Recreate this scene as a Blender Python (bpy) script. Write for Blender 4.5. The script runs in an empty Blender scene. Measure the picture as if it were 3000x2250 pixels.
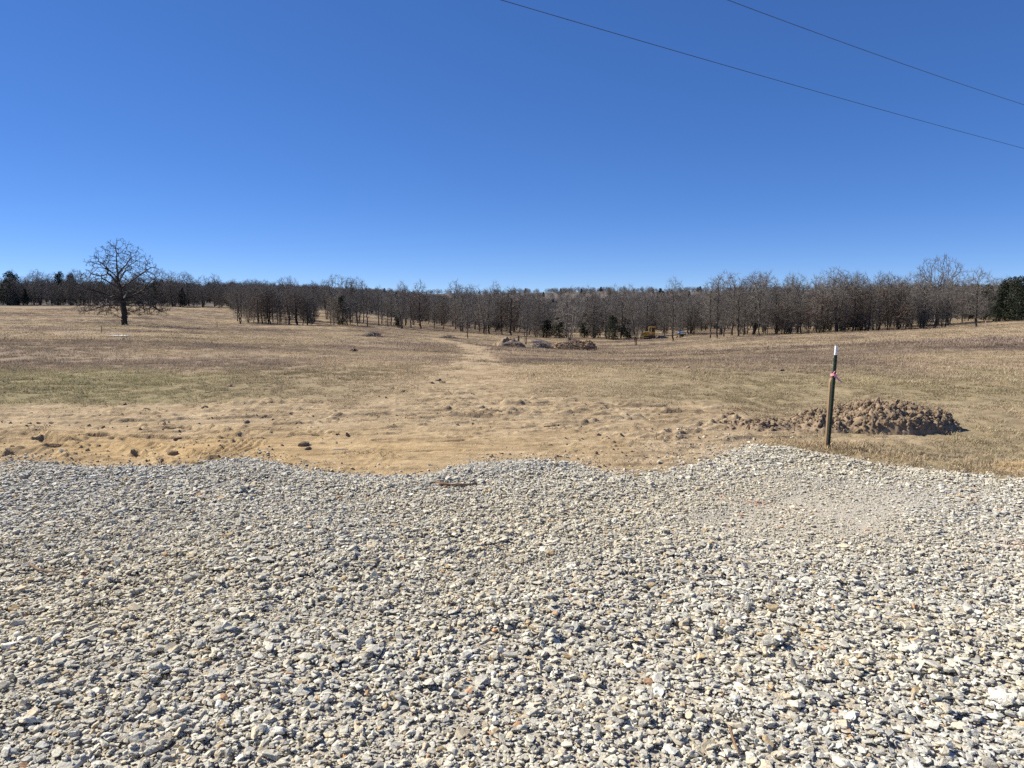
import bpy, bmesh, math, random
import numpy as np
from mathutils import Vector, Matrix

# ------------------------------------------------------------------ camera, sky, sun, exposure
scene = bpy.context.scene
COL = scene.collection
F, CX, CY, HOR = 2070.0, 1500.0, 1125.0, 900.0      # photo pixels (3000 x 2250)
H = 1.67                                            # eye height
PITCH = math.atan((CY - HOR) / F)
cp, sp = math.cos(PITCH), math.sin(PITCH)
cam_d = bpy.data.cameras.new('camera'); cam = bpy.data.objects.new('camera', cam_d); COL.objects.link(cam)
cam_d.sensor_width = 36.0; cam_d.lens = 36.0 * F / 3000.0
cam_d.clip_start = 0.05; cam_d.clip_end = 9000
cam.location = (0, 0, H); cam.rotation_euler = (math.pi / 2 - PITCH, 0, 0)
scene.camera = cam
scene.render.resolution_x, scene.render.resolution_y = 1024, 768

SUN_EL = math.radians(42.0)
SUN_H = Vector((-0.935, 0.355, 0)).normalized()       # sun stands front left
world = bpy.data.worlds.new('World'); scene.world = world; world.use_nodes = True
wn = world.node_tree.nodes; wl = world.node_tree.links
bg = wn['Background']; sky = wn.new('ShaderNodeTexSky'); sky.sky_type = 'NISHITA'
sky.sun_disc = False; sky.sun_elevation = SUN_EL
sky.sun_rotation = math.atan2(SUN_H.x, SUN_H.y)
sky.altitude = 2000; sky.air_density = 0.6; sky.dust_density = 0.0; sky.ozone_density = 8.0
sg = wn.new('ShaderNodeGamma'); sg.inputs['Gamma'].default_value = 0.67; hs = wn.new('ShaderNodeHueSaturation'); hs.inputs['Saturation'].default_value = 1.30; hs.inputs['Hue'].default_value = 0.5135
wl.new(sky.outputs[0], sg.inputs[0]); wl.new(sg.outputs[0], hs.inputs['Color']); wl.new(hs.outputs[0], bg.inputs[0]); bg.inputs[1].default_value = 0.143
sun_d = bpy.data.lights.new('sun', 'SUN'); sun_d.energy = 4.8; sun_d.angle = math.radians(0.53); sun_d.color = (1, 0.94, 0.83)
sun = bpy.data.objects.new('sun', sun_d); COL.objects.link(sun)
sv = Vector((SUN_H.x * math.cos(SUN_EL), SUN_H.y * math.cos(SUN_EL), math.sin(SUN_EL)))
sun.rotation_euler = (-sv).to_track_quat('-Z', 'Y').to_euler(); sun.location = sv * 60
vs = scene.view_settings
vs.view_transform = 'Standard'; vs.look = 'None'; vs.exposure = 0.80; vs.gamma = 1; vs.use_curve_mapping = False
scene.render.engine = 'CYCLES'
scene.cycles.use_denoising = False
scene.cycles.max_bounces = 5; scene.cycles.diffuse_bounces = 3; scene.cycles.transparent_max_bounces = 4

rng = np.random.default_rng(7); random.seed(7)

# ------------------------------------------------------------------ picture <-> place
def project(X, Y, Z):
    dz = Z - H
    dep = np.maximum(Y * cp - dz * sp, 1e-3)
    return CX + F * X / dep, CY - F * (Y * sp + dz * cp) / dep
def ray(px, py):
    yu = (CY - py) / F
    return np.array([(px - CX) / F, cp + yu * sp, -sp + yu * cp])
def plane(px, py, z=-0.05):                       # pixel on the level ground near the camera
    d = ray(px, py); t = (z - H) / d[2]
    return d[0] * t, d[1] * t

# ------------------------------------------------------------------ noise
def _hash(ix, iy, s):
    h = (ix.astype(np.int64) * 374761393 + iy.astype(np.int64) * 668265263 + s * 982451653) & 0xffffffff
    h = ((h ^ (h >> 13)) * 1274126177) & 0xffffffff
    return ((h ^ (h >> 16)) & 0xffff) / 65535.0
def vnoise(x, y, s=0):
    x = np.asarray(x, float); y = np.asarray(y, float)
    ix, iy = np.floor(x), np.floor(y); fx, fy = x - ix, y - iy
    fx = fx * fx * (3 - 2 * fx); fy = fy * fy * (3 - 2 * fy)
    a, b = _hash(ix, iy, s), _hash(ix + 1, iy, s); c, d = _hash(ix, iy + 1, s), _hash(ix + 1, iy + 1, s)
    return (a + (b - a) * fx) * (1 - fy) + (c + (d - c) * fx) * fy
def fbm(x, y, s=0, o=4):
    v, a, t = 0, 0.5, 0
    for k in range(o):
        v = v + a * vnoise(x, y, s + k * 17); t += a; a *= 0.5; x = x * 2.03 + 11.3; y = y * 2.03 + 5.7
    return v / t
def sstep(a, b, x):
    t = np.clip((x - a) / (b - a), 0, 1); return t * t * (3 - 2 * t)

# ------------------------------------------------------------------ terrain: rows of the picture at given distances
DS = [1, 15, 22, 30, 50, 80, 110, 140, 170, 200, 240, 300, 600, 1000, 1500, 2200, 4500]
CU = [-900, 0, 350, 680, 950, 1250, 1400, 1600, 1862, 2080, 2430, 2700, 2858, 3000, 3900]
FAR = {600: 0, 1000: 1, 1500: 2}
TB = {  # distance -> picture row of the ground
 -900: [1019, 988, 962, 938, 920, 911, 901, 892, 888],
 0:    [1019, 988, 962, 941, 922, 911, 901, 892, 886],
 350:  [1020, 988, 962, 946, 926, 913, 902, 893, 888],
 680:  [1026, 1000, 977, 966, 957, 940, 915, 897, 890],
 950:  [1036, 1010, 988, 974, 959, 947, 928, 908, 898],
 1250: [1046, 1024, 1006, 992, 981, 966, 955, 945, 935],
 1400: [1051, 1031, 1013, 1003, 992, 978, 968, 958, 945],
 1600: [1056, 1037, 1026, 1019, 1004, 993, 982, 968, 950],
 1862: [1058, 1044, 1032, 1021, 1007, 992, 978, 965, 950],
 2080: [1055, 1037, 1017, 1003, 990, 980, 970, 960, 948],
 2430: [1045, 1015, 991, 977, 977, 973, 965, 955, 945],
 2700: [1037, 1002, 976, 966, 968, 958, 945, 935, 930],
 2858: [1034, 996, 969, 960, 960, 943, 932, 925, 920],
 3000: [1031, 990, 961, 947, 944, 935, 928, 922, 918],
 3900: [1031, 985, 955, 940, 935, 930, 925, 920, 915]}
RIDGE = {-900: 850, 0: 850, 350: 850, 680: 850, 950: 850, 1250: 863, 1400: 864, 1600: 860, 1862: 851, 2080: 850, 2430: 848, 2700: 842, 2858: 840, 3000: 840, 3900: 845}
def z_of(px, py, D):
    d = ray(px, py); return H + d[2] * D / d[1]
LD = np.linspace(math.log(0.6), math.log(4600), 420)
_cols = []
for c in CU:
    zz = [-0.05, -0.05, -0.07]
    for D, r in zip(DS[3:12], TB[c]): zz.append(z_of(c, r, D))
    r0, r1 = TB[c][-1], RIDGE[c]
    for D, w in ((600, .35), (1000, .66), (1500, 1.0), (2200, 1.0)): zz.append(z_of(c, r0 + (r1 - r0) * w, D) - (0 if D < 2000 else 25))
    zz.append(zz[-1] - 60)
    _cols.append(np.interp(LD, np.log(DS), zz))
_cols = np.array(_cols)
_k = np.exp(-0.5 * (np.arange(-8, 9) / 3.2) ** 2); _k /= _k.sum()
_cols = np.array([np.convolve(np.pad(c, 8, 'edge'), _k, 'valid') for c in _cols])
UU = np.linspace(-1.25, 1.25, 320)
_cu = (np.array(CU) - CX) / F * cp
TAB = np.array([np.interp(UU, _cu, _cols[:, j]) for j in range(len(LD))]).T     # (u, logD)
_k2 = np.exp(-0.5 * (np.arange(-12, 13) / 5.0) ** 2); _k2 /= _k2.sum()
TAB = np.array([np.convolve(np.pad(TAB[:, j], 12, 'edge'), _k2, 'valid') for j in range(TAB.shape[1])]).T
def terrain(X, Y):
    X = np.asarray(X, float); Y = np.asarray(Y, float)
    r = np.hypot(X, Y); th = np.clip(np.arctan2(X, Y), -0.86, 0.86)
    D = np.maximum(r * np.cos(th), 0.61); u = np.tan(th)
    a = np.clip((u - UU[0]) / (UU[1] - UU[0]), 0, len(UU) - 1.001); b = np.clip((np.log(D) - LD[0]) / (LD[1] - LD[0]), 0, len(LD) - 1.001)
    i, j = a.astype(int), b.astype(int); fa, fb = a - i, b - j
    z = (TAB[i, j] * (1 - fa) + TAB[i + 1, j] * fa) * (1 - fb) + (TAB[i, j + 1] * (1 - fa) + TAB[i + 1, j + 1] * fa) * fb
    w = sstep(14, 45, r)
    z = z + w * (0.22 * (fbm(X / 9, Y / 9, 3, 3) - 0.5) + 0.10 * (fbm(X / 2.2, Y / 2.2, 5, 2) - 0.5))
    z = z + sstep(350, 900, r) * 16 * (fbm(X / 160, Y / 160, 9, 3) - 0.5)
    return z
def place(px, D):                                  # a point on the ground in column px at distance D
    X = (px - CX) / F * D * cp
    for _ in range(4):
        z = float(terrain(X, D)); X = (px - CX) / F * (D * cp - (z - H) * sp)
    return X, D, float(terrain(X, D))
def metres(pix, D): return pix / F * D

# ------------------------------------------------------------------ gravel edge
EDGE = [(-1800, 1345), (-700, 1350), (-300, 1340), (0, 1347), (100, 1350), (230, 1364), (400, 1367), (520, 1360), (640, 1346), (720, 1340), (800, 1352), (900, 1375),
        (1000, 1387), (1130, 1394), (1230, 1392), (1300, 1372), (1380, 1352), (1480, 1345), (1600, 1344), (1720, 1356), (1770, 1376),
        (1850, 1382), (1950, 1374), (2030, 1356), (2100, 1330), (2150, 1312), (2200, 1301), (2290, 1305), (2400, 1324), (2440, 1331), (2550, 1350),
        (2700, 1370), (2850, 1383), (3000, 1395), (3400, 1420), (4200, 1450)]
_e = np.array([plane(px, py, -0.02) for px, py in EDGE])
def edge_y(X): return np.interp(X, _e[:, 0], _e[:, 1]) + 0.16 * (fbm(X * 3.1, X * 0 + 3, 21, 5) - 0.5)
def gravel_z(X, Y):
    d = edge_y(X) - Y
    t = sstep(-0.05, 0.65, d)
    b = 0.05 * np.exp(-((d - 0.38) / 0.28) ** 2) * sstep(0.35, 0.75, fbm(X * 0.9, Y * 0.3, 31, 2))
    und = 0.075 * (fbm(X * 1.1 + 4, Y * 1.5, 33, 3) - 0.5)
    px, py = project(X, Y, 0 * X)
    flat = 1 - 0.7 * fine_zone(px, py)
    return -0.054 + t * (0.019 + flat * und) + b
def fine_zone(px, py):                              # finer, driven-over gravel on the right
    return np.clip(np.exp(-((px - 2420) / 520) ** 2 - ((py - 1478) / 80) ** 2) * (0.15 + 1.7 * fbm(px / 230.0, py / 60.0, 35, 4)), 0, 1) * 0.95

# ------------------------------------------------------------------ materials
def mat(name, rough=0.9):
    m = bpy.data.materials.new(name); m.use_nodes = True
    n = m.node_tree.nodes; l = m.node_tree.links; b = n['Principled BSDF']
    b.inputs['Roughness'].default_value = rough; b.inputs['Specular IOR Level'].default_value = 0.25
    return m, n, l, b
def noise_node(n, l, scale, detail=5, rough=0.6, coord='Object', stretch=None):
    tc = n.new('ShaderNodeTexCoord'); t = n.new('ShaderNodeTexNoise')
    t.inputs['Scale'].default_value = scale; t.inputs['Detail'].default_value = detail; t.inputs['Roughness'].default_value = rough
    if stretch:
        mp = n.new('ShaderNodeMapping'); mp.inputs['Scale'].default_value = stretch
        l.new(tc.outputs[coord], mp.inputs[0]); l.new(mp.outputs[0], t.inputs['Vector'])
    else: l.new(tc.outputs[coord], t.inputs['Vector'])
    return t
def ramp(n, l, src, stops):
    r = n.new('ShaderNodeValToRGB'); e = r.color_ramp.elements
    while len(e) > 1: e.remove(e[-1])
    e[0].position = stops[0][0]; e[0].color = (*stops[0][1], 1)
    for p, c in stops[1:]:
        k = e.new(p); k.color = (*c, 1)
    l.new(src, r.inputs[0]); return r.outputs[0]
def mixc(n, l, fac, a, b, mode='MIX'):
    m = n.new('ShaderNodeMix'); m.data_type = 'RGBA'; m.blend_type = mode
    for k, v in ((0, fac), (6, a), (7, b)):
        if isinstance(v, (int, float)): m.inputs[k].default_value = v
        elif isinstance(v, tuple): m.inputs[k].default_value = (*v, 1)
        else: l.new(v, m.inputs[k])
    return m.outputs[2]
def math_n(n, l, op, a, b=0.0, clamp=False):
    m = n.new('ShaderNodeMath'); m.operation = op; m.use_clamp = clamp
    for k, v in ((0, a), (1, b)):
        if isinstance(v, (int, float)): m.inputs[k].default_value = v
        else: l.new(v, m.inputs[k])
    return m.outputs[0]
def bump(n, l, b, h, strength, dist):
    k = n.new('ShaderNodeBump'); k.inputs['Strength'].default_value = strength; k.inputs['Distance'].default_value = dist
    l.new(h, k.inputs['Height']); l.new(k.outputs[0], b.inputs['Normal'])
def simple(name, c0, c1, scale=6, rough=0.85, bmp=0.0, metallic=0.0, coord='Object', stretch=None):
    m, n, l, b = mat(name, rough)
    t = noise_node(n, l, scale, 5, 0.6, coord, stretch)
    l.new(ramp(n, l, t.outputs[0], [(0.3, c0), (0.7, c1)]), b.inputs['Base Color'])
    b.inputs['Metallic'].default_value = metallic
    if bmp: bump(n, l, b, t.outputs[0], bmp, 0.02)
    return m

def ground_material():
    m, n, l, b = mat('field_ground', 0.95); b.inputs['Specular IOR Level'].default_value = 0.1
    at = n.new('ShaderNodeAttribute'); at.attribute_name = 'cover'
    sep = n.new('ShaderNodeSeparateColor'); l.new(at.outputs['Color'], sep.inputs[0])
    dirt, green, brown, orange = sep.outputs[0], sep.outputs[1], sep.outputs[2], at.outputs['Alpha']
    n_big = noise_node(n, l, 0.16, 5, 0.62).outputs[0]
    n_mid = noise_node(n, l, 1.3, 6, 0.68).outputs[0]
    n_fine = noise_node(n, l, 11, 6, 0.7).outputs[0]
    n_grain = noise_node(n, l, 75, 4, 0.7).outputs[0]
    straw = ramp(n, l, n_mid, [(0.28, (0.22, 0.164, 0.103)), (0.5, (0.325, 0.25, 0.16)), (0.72, (0.42, 0.332, 0.216))])
    brn = ramp(n, l, n_fine, [(0.3, (0.165, 0.125, 0.092)), (0.7, (0.255, 0.198, 0.148))])
    grn = ramp(n, l, n_fine, [(0.3, (0.15, 0.13, 0.062)), (0.7, (0.29, 0.245, 0.128))])
    fb = math_n(n, l, 'MULTIPLY', brown, math_n(n, l, 'MULTIPLY_ADD', n_big, 2.6), True)
    fb = math_n(n, l, 'SUBTRACT', math_n(n, l, 'MULTIPLY', brown, 1.5), math_n(n, l, 'SUBTRACT', 1.0, math_n(n, l, 'MULTIPLY', n_mid, 1.2)), True)
    veg = mixc(n, l, fb, straw, brn)
    veg = mixc(n, l, 0.5, veg, ramp(n, l, noise_node(n, l, 0.35, 6, 0.7).outputs[0], [(0.35, (0.62, 0.60, 0.58)), (0.62, (1, 1, 1))]), 'MULTIPLY')
    veg = mixc(n, l, math_n(n, l, 'MULTIPLY', green, math_n(n, l, 'MULTIPLY', n_mid, 1.5), True), veg, grn)
    tan = ramp(n, l, n_mid, [(0.25, (0.285, 0.212, 0.13)), (0.5, (0.425, 0.325, 0.203)), (0.75, (0.52, 0.41, 0.268))])
    org = ramp(n, l, n_mid, [(0.25, (0.37, 0.25, 0.115)), (0.75, (0.55, 0.395, 0.205))])
    soil = mixc(n, l, orange, tan, org)
    n_str = noise_node(n, l, 1.0, 6, 0.72, 'Object', (1.1, 6.0, 1.0)).outputs[0]
    soil = mixc(n, l, 0.65, soil, ramp(n, l, n_str, [(0.36, (0.50, 0.47, 0.44)), (0.56, (1, 1, 1))]), 'MULTIPLY')
    soil = mixc(n, l, 0.35, soil, ramp(n, l, n_fine, [(0.3, (0.35, 0.33, 0.31)), (0.6, (1, 1, 1))]), 'MULTIPLY')
    fd = math_n(n, l, 'MULTIPLY_ADD', math_n(n, l, 'SUBTRACT', n_fine, 0.5), 1.3)
    fd = n.new('ShaderNodeMath'); fd.operation = 'MULTIPLY_ADD'; l.new(math_n(n, l, 'SUBTRACT', n_fine, 0.5), fd.inputs[0]); fd.inputs[1].default_value = 1.2
    l.new(math_n(n, l, 'MULTIPLY_ADD', dirt, 2.2), fd.inputs[2])
    dd = math_n(n, l, 'SUBTRACT', math_n(n, l, 'MULTIPLY', dirt, 2.0), 0.5)
    dd = math_n(n, l, 'ADD', dd, math_n(n, l, 'MULTIPLY', math_n(n, l, 'SUBTRACT', n_fine, 0.5), 1.6), True)
    col = mixc(n, l, dd, veg, soil)
    l.new(col, b.inputs['Base Color'])
    hh = math_n(n, l, 'ADD', math_n(n, l, 'MULTIPLY', n_fine, 0.6), math_n(n, l, 'MULTIPLY', n_grain, 0.22))
    bump(n, l, b, hh, 0.75, 0.05)
    return m

def stone_material(name, instanced):
    m, n, l, b = mat(name, 0.88)
    if instanced:
        at = n.new('ShaderNodeAttribute'); at.attribute_type = 'INSTANCER'; at.attribute_name = 'tint'; tint = at.outputs['Color']
    else:
        oi = n.new('ShaderNodeObjectInfo'); tint = oi.outputs['Color']
    t = noise_node(n, l, 2.2, 6, 0.7); v = ramp(n, l, t.outputs[0], [(0.3, (0.66, 0.65, 0.63)), (0.62, (1.08, 1.08, 1.08))])
    l.new(mixc(n, l, 1.0, tint, v, 'MULTIPLY'), b.inputs['Base Color'])
    bump(n, l, b, t.outputs[0], 0.35, 0.15)
    return m
def blade_material():
    m, n, l, b = mat('dry_grass', 0.8)
    at = n.new('ShaderNodeAttribute'); at.attribute_type = 'INSTANCER'; at.attribute_name = 'tint'
    l.new(at.outputs['Color'], b.inputs['Base Color'])
    tr = n.new('ShaderNodeBsdfTranslucent'); l.new(at.outputs['Color'], tr.inputs[0])
    mx = n.new('ShaderNodeMixShader'); mx.inputs[0].default_value = 0.3
    l.new(b.outputs[0], mx.inputs[1]); l.new(tr.outputs[0], mx.inputs[2]); l.new(mx.outputs[0], n['Material Output'].inputs[0])
    return m
def bark_material(name, c0, c1):
    m, n, l, b = mat(name, 0.92)
    oi = n.new('ShaderNodeObjectInfo'); t = noise_node(n, l, 3, 4, 0.6)
    c = ramp(n, l, t.outputs[0], [(0.3, c0), (0.7, c1)])
    v = ramp(n, l, oi.outputs['Random'], [(0, (0.78, 0.74, 0.70)), (0.5, (1, 0.98, 0.96)), (1, (1.2, 1.17, 1.13))])
    l.new(mixc(n, l, 1.0, c, v, 'MULTIPLY'), b.inputs['Base Color'])
    return m
def leaf_material(name, c0, c1):
    m, n, l, b = mat(name, 0.8)
    g = n.new('ShaderNodeNewGeometry')
    l.new(ramp(n, l, g.outputs['Random Per Island'], [(0, c0), (1, c1)]), b.inputs['Base Color'])
    return m

M_GROUND = ground_material()
M_STONE_I = stone_material('limestone_gravel', True)
M_STONE = stone_material('limestone_stone', False)
M_BLADE = blade_material()
M_BARK = bark_material('dark_bark', (0.035, 0.031, 0.028), (0.085, 0.078, 0.07))
M_TWIG = bark_material('grey_twigs', (0.115, 0.105, 0.094), (0.23, 0.213, 0.19))
M_PALE = bark_material('pale_bark', (0.15, 0.14, 0.125), (0.30, 0.28, 0.25))
M_RUST = leaf_material('rust_leaves', (0.09, 0.052, 0.036), (0.18, 0.11, 0.07))
M_TANLEAF = leaf_material('tan_leaves', (0.20, 0.13, 0.06), (0.36, 0.26, 0.13))
M_CEDAR = leaf_material('cedar_foliage', (0.014, 0.020, 0.012), (0.042, 0.050, 0.026))
M_CEDARY = leaf_material('bronze_cedar_foliage', (0.04, 0.045, 0.015), (0.11, 0.10, 0.035))
M_SOIL = simple('mound_soil', (0.17, 0.12, 0.075), (0.34, 0.255, 0.165), 9, 0.95, 0.6)
M_ORSOIL = simple('orange_soil', (0.25, 0.155, 0.085), (0.40, 0.27, 0.15), 4, 0.95, 0.6)
M_STICK = simple('brown_stick', (0.10, 0.055, 0.03), (0.32, 0.21, 0.12), 14, 0.9, 0.4, stretch=(1, 1, 6))
M_BRUSH = simple('grey_brush', (0.10, 0.085, 0.075), (0.24, 0.21, 0.19), 3)
M_BRUSHB = simple('brown_brush', (0.10, 0.07, 0.05), (0.22, 0.16, 0.12), 3)
M_DEADWOOD = simple('bleached_wood', (0.30, 0.28, 0.26), (0.55, 0.52, 0.48), 3)
M_GREENP = simple('green_post_paint', (0.008, 0.022, 0.016), (0.014, 0.034, 0.024), 30, 0.45)
M_WHITEP = simple('white_post_paint', (0.62, 0.63, 0.64), (0.80, 0.81, 0.82), 25, 0.5)
M_LATH = simple('pine_stake', (0.30, 0.19, 0.095), (0.43, 0.295, 0.165), 30, 0.8, 0.2, stretch=(1, 1, 0.08))
M_RIBBON = simple('pink_ribbon', (0.78, 0.28, 0.33), (0.85, 0.42, 0.46), 20, 0.5)
M_YELLOW = simple('yellow_paint', (0.42, 0.22, 0.03), (0.56, 0.32, 0.05), 2, 0.55)
M_YPALE = simple('faded_yellow_paint', (0.58, 0.42, 0.18), (0.68, 0.52, 0.26), 2, 0.55)
M_TRACK = simple('track_steel', (0.035, 0.03, 0.028), (0.10, 0.085, 0.07), 5, 0.7)
M_DUST = simple('dusty_track_top', (0.34, 0.28, 0.20), (0.46, 0.38, 0.28), 4, 0.9)
M_GLASS = simple('cab_glass', (0.02, 0.025, 0.03), (0.035, 0.04, 0.05), 2, 0.12)
M_BLUE = simple('blue_sheet', (0.05, 0.22, 0.55), (0.08, 0.30, 0.66), 2, 0.35)
M_DARK = simple('dark_metal', (0.02, 0.02, 0.022), (0.05, 0.05, 0.05), 4, 0.6)
M_WIRE = simple('weathered_wire', (0.05, 0.05, 0.052), (0.09, 0.09, 0.09), 2, 0.6)
M_PLATE = simple('white_concrete', (0.55, 0.54, 0.50), (0.72, 0.71, 0.67), 3, 0.8)
M_ORANGE = simple('orange_tip_paint', (0.75, 0.20, 0.05), (0.85, 0.30, 0.10), 5, 0.6)
M_BED = simple('gravel_bed', (0.34, 0.305, 0.24), (0.52, 0.47, 0.38), 60, 0.95, 0.8)

# ------------------------------------------------------------------ object helpers
def tag(o, label=None, cat=None, group=None, kind=None):
    for k, v in (('label', label), ('category', cat), ('group', group), ('kind', kind)):
        if v: o[k] = v
    return o
def mesh_obj(name, verts, faces, material, parent=None, smooth=False):
    me = bpy.data.meshes.new(name); me.from_pydata([tuple(v) for v in verts], [], [tuple(f) for f in faces])
    if isinstance(material, (list, tuple)):
        for q in material: me.materials.append(q)
    else: me.materials.append(material)
    if smooth: me.shade_smooth()
    o = bpy.data.objects.new(name, me); COL.objects.link(o)
    if parent: o.parent = parent
    return o
def fast_mesh(name, V, Fq, material, smooth=False):          # numpy arrays, quads or triangles
    me = bpy.data.meshes.new(name); k = Fq.shape[1]
    me.vertices.add(len(V)); me.vertices.foreach_set('co', np.ascontiguousarray(V, np.float32).ravel())
    me.loops.add(Fq.size); me.loops.foreach_set('vertex_index', np.ascontiguousarray(Fq, np.int32).ravel())
    me.polygons.add(len(Fq)); me.polygons.foreach_set('loop_start', np.arange(0, Fq.size, k, dtype=np.int32))
    me.update(calc_edges=True)
    me.materials.append(material)
    if smooth: me.shade_smooth()
    return me
def link(name, me, parent=None):
    o = bpy.data.objects.new(name, me); COL.objects.link(o)
    if parent: o.parent = parent
    return o
def empty(name, loc, rz=0.0):
    o = bpy.data.objects.new(name, None); COL.objects.link(o); o.empty_display_size = 0.2
    o.location = loc; o.rotation_euler = (0, 0, rz); return o
class MB:
    def __init__(s): s.v, s.f = [], []
    def add(s, v, f):
        k = len(s.v); s.v += [tuple(p) for p in v]; s.f += [tuple(i + k for i in q) for q in f]; return s
    def box(s, x0, x1, y0, y1, z0, z1):
        v = [(x, y, z) for z in (z0, z1) for y in (y0, y1) for x in (x0, x1)]
        return s.add(v, [(0, 2, 3, 1), (4, 5, 7, 6), (0, 1, 5, 4), (2, 6, 7, 3), (0, 4, 6, 2), (1, 3, 7, 5)])
    def prism(s, poly, y0, y1):                     # polygon in xz, pushed along y
        n = len(poly); v = [(p[0], y0, p[1]) for p in poly] + [(p[0], y1, p[1]) for p in poly]
        f = [tuple(range(n)), tuple(range(2 * n - 1, n - 1, -1))] + [(i, i + n, (i + 1) % n + n, (i + 1) % n) for i in range(n)]
        return s.add(v, f)
    def tube(s, pts, radii, sides=5, cap=True):
        pts = [Vector(p) for p in pts]; rings = []
        k = len(s.v)
        for i, p in enumerate(pts):
            d = (pts[min(i + 1, len(pts) - 1)] - pts[max(i - 1, 0)]).normalized()
            a = d.orthogonal().normalized() if i == 0 else (prev - d * prev.dot(d)).normalized()
            prev = a; b = d.cross(a)
            r = radii[i] if isinstance(radii, (list, tuple)) else radii
            for q in range(sides):
                t = 2 * math.pi * q / sides; s.v.append(tuple(p + (a * math.cos(t) + b * math.sin(t)) * r))
        for i in range(len(pts) - 1):
            for q in range(sides):
                s.f.append((k + i * sides + q, k + i * sides + (q + 1) % sides, k + (i + 1) * sides + (q + 1) % sides, k + (i + 1) * sides + q))
        if cap:
            s.f.append(tuple(k + q for q in reversed(range(sides)))); s.f.append(tuple(k + (len(pts) - 1) * sides + q for q in range(sides)))
        return s
    def build(s, name, material, parent=None, smooth=False): return mesh_obj(name, s.v, s.f, material, parent, smooth)

def scatter(name, pts, rot, scl, idx, tint, protos, parent=None, label=None, cat=None):
    """Many small pieces that read as one mass: points that carry one of the prototype meshes each."""
    me = bpy.data.meshes.new(name); N = len(pts)
    me.vertices.add(N); me.vertices.foreach_set('co', np.ascontiguousarray(pts, np.float32).ravel())
    for nm, ty, key, arr in (('rot', 'FLOAT_VECTOR', 'vector', rot), ('scl', 'FLOAT_VECTOR', 'vector', scl), ('idx', 'INT', 'value', idx), ('tint', 'FLOAT_COLOR', 'color', tint)):
        a = me.attributes.new(nm, ty, 'POINT'); a.data.foreach_set(key, np.ascontiguousarray(arr, np.int32 if ty == 'INT' else np.float32).ravel())
    o = bpy.data.objects.new(name, me); COL.objects.link(o)
    if parent: o.parent = parent
    pc = bpy.data.collections.new(name + '_shapes')
    for k, pm in enumerate(protos):
        po = bpy.data.objects.new('%s_shape_%03d' % (name, k), pm); pc.objects.link(po)
    g = bpy.data.node_groups.new(name, 'GeometryNodeTree')
    g.interface.new_socket('Geometry', in_out='INPUT', socket_type='NodeSocketGeometry'); g.interface.new_socket('Geometry', in_out='OUTPUT', socket_type='NodeSocketGeometry')
    gi, go = g.nodes.new('NodeGroupInput'), g.nodes.new('NodeGroupOutput')
    ci = g.nodes.new('GeometryNodeCollectionInfo'); ci.inputs['Collection'].default_value = pc
    ci.inputs['Separate Children'].default_value = True; ci.inputs['Reset Children'].default_value = True
    ip = g.nodes.new('GeometryNodeInstanceOnPoints'); ip.inputs['Pick Instance'].default_value = True
    def na(nm, ty):
        q = g.nodes.new('GeometryNodeInputNamedAttribute'); q.data_type = ty; q.inputs['Name'].default_value = nm
        return next(s for s in q.outputs if s.enabled and s.name == 'Attribute')
    g.links.new(gi.outputs[0], ip.inputs['Points']); g.links.new(ci.outputs[0], ip.inputs['Instance'])
    g.links.new(na('idx', 'INT'), ip.inputs['Instance Index']); g.links.new(na('rot', 'FLOAT_VECTOR'), ip.inputs['Rotation'])
    g.links.new(na('scl', 'FLOAT_VECTOR'), ip.inputs['Scale']); g.links.new(ip.outputs[0], go.inputs[0])
    md = o.modifiers.new('pieces', 'NODES'); md.node_group = g
    tag(o, label, cat, None, 'stuff')
    return o

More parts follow.
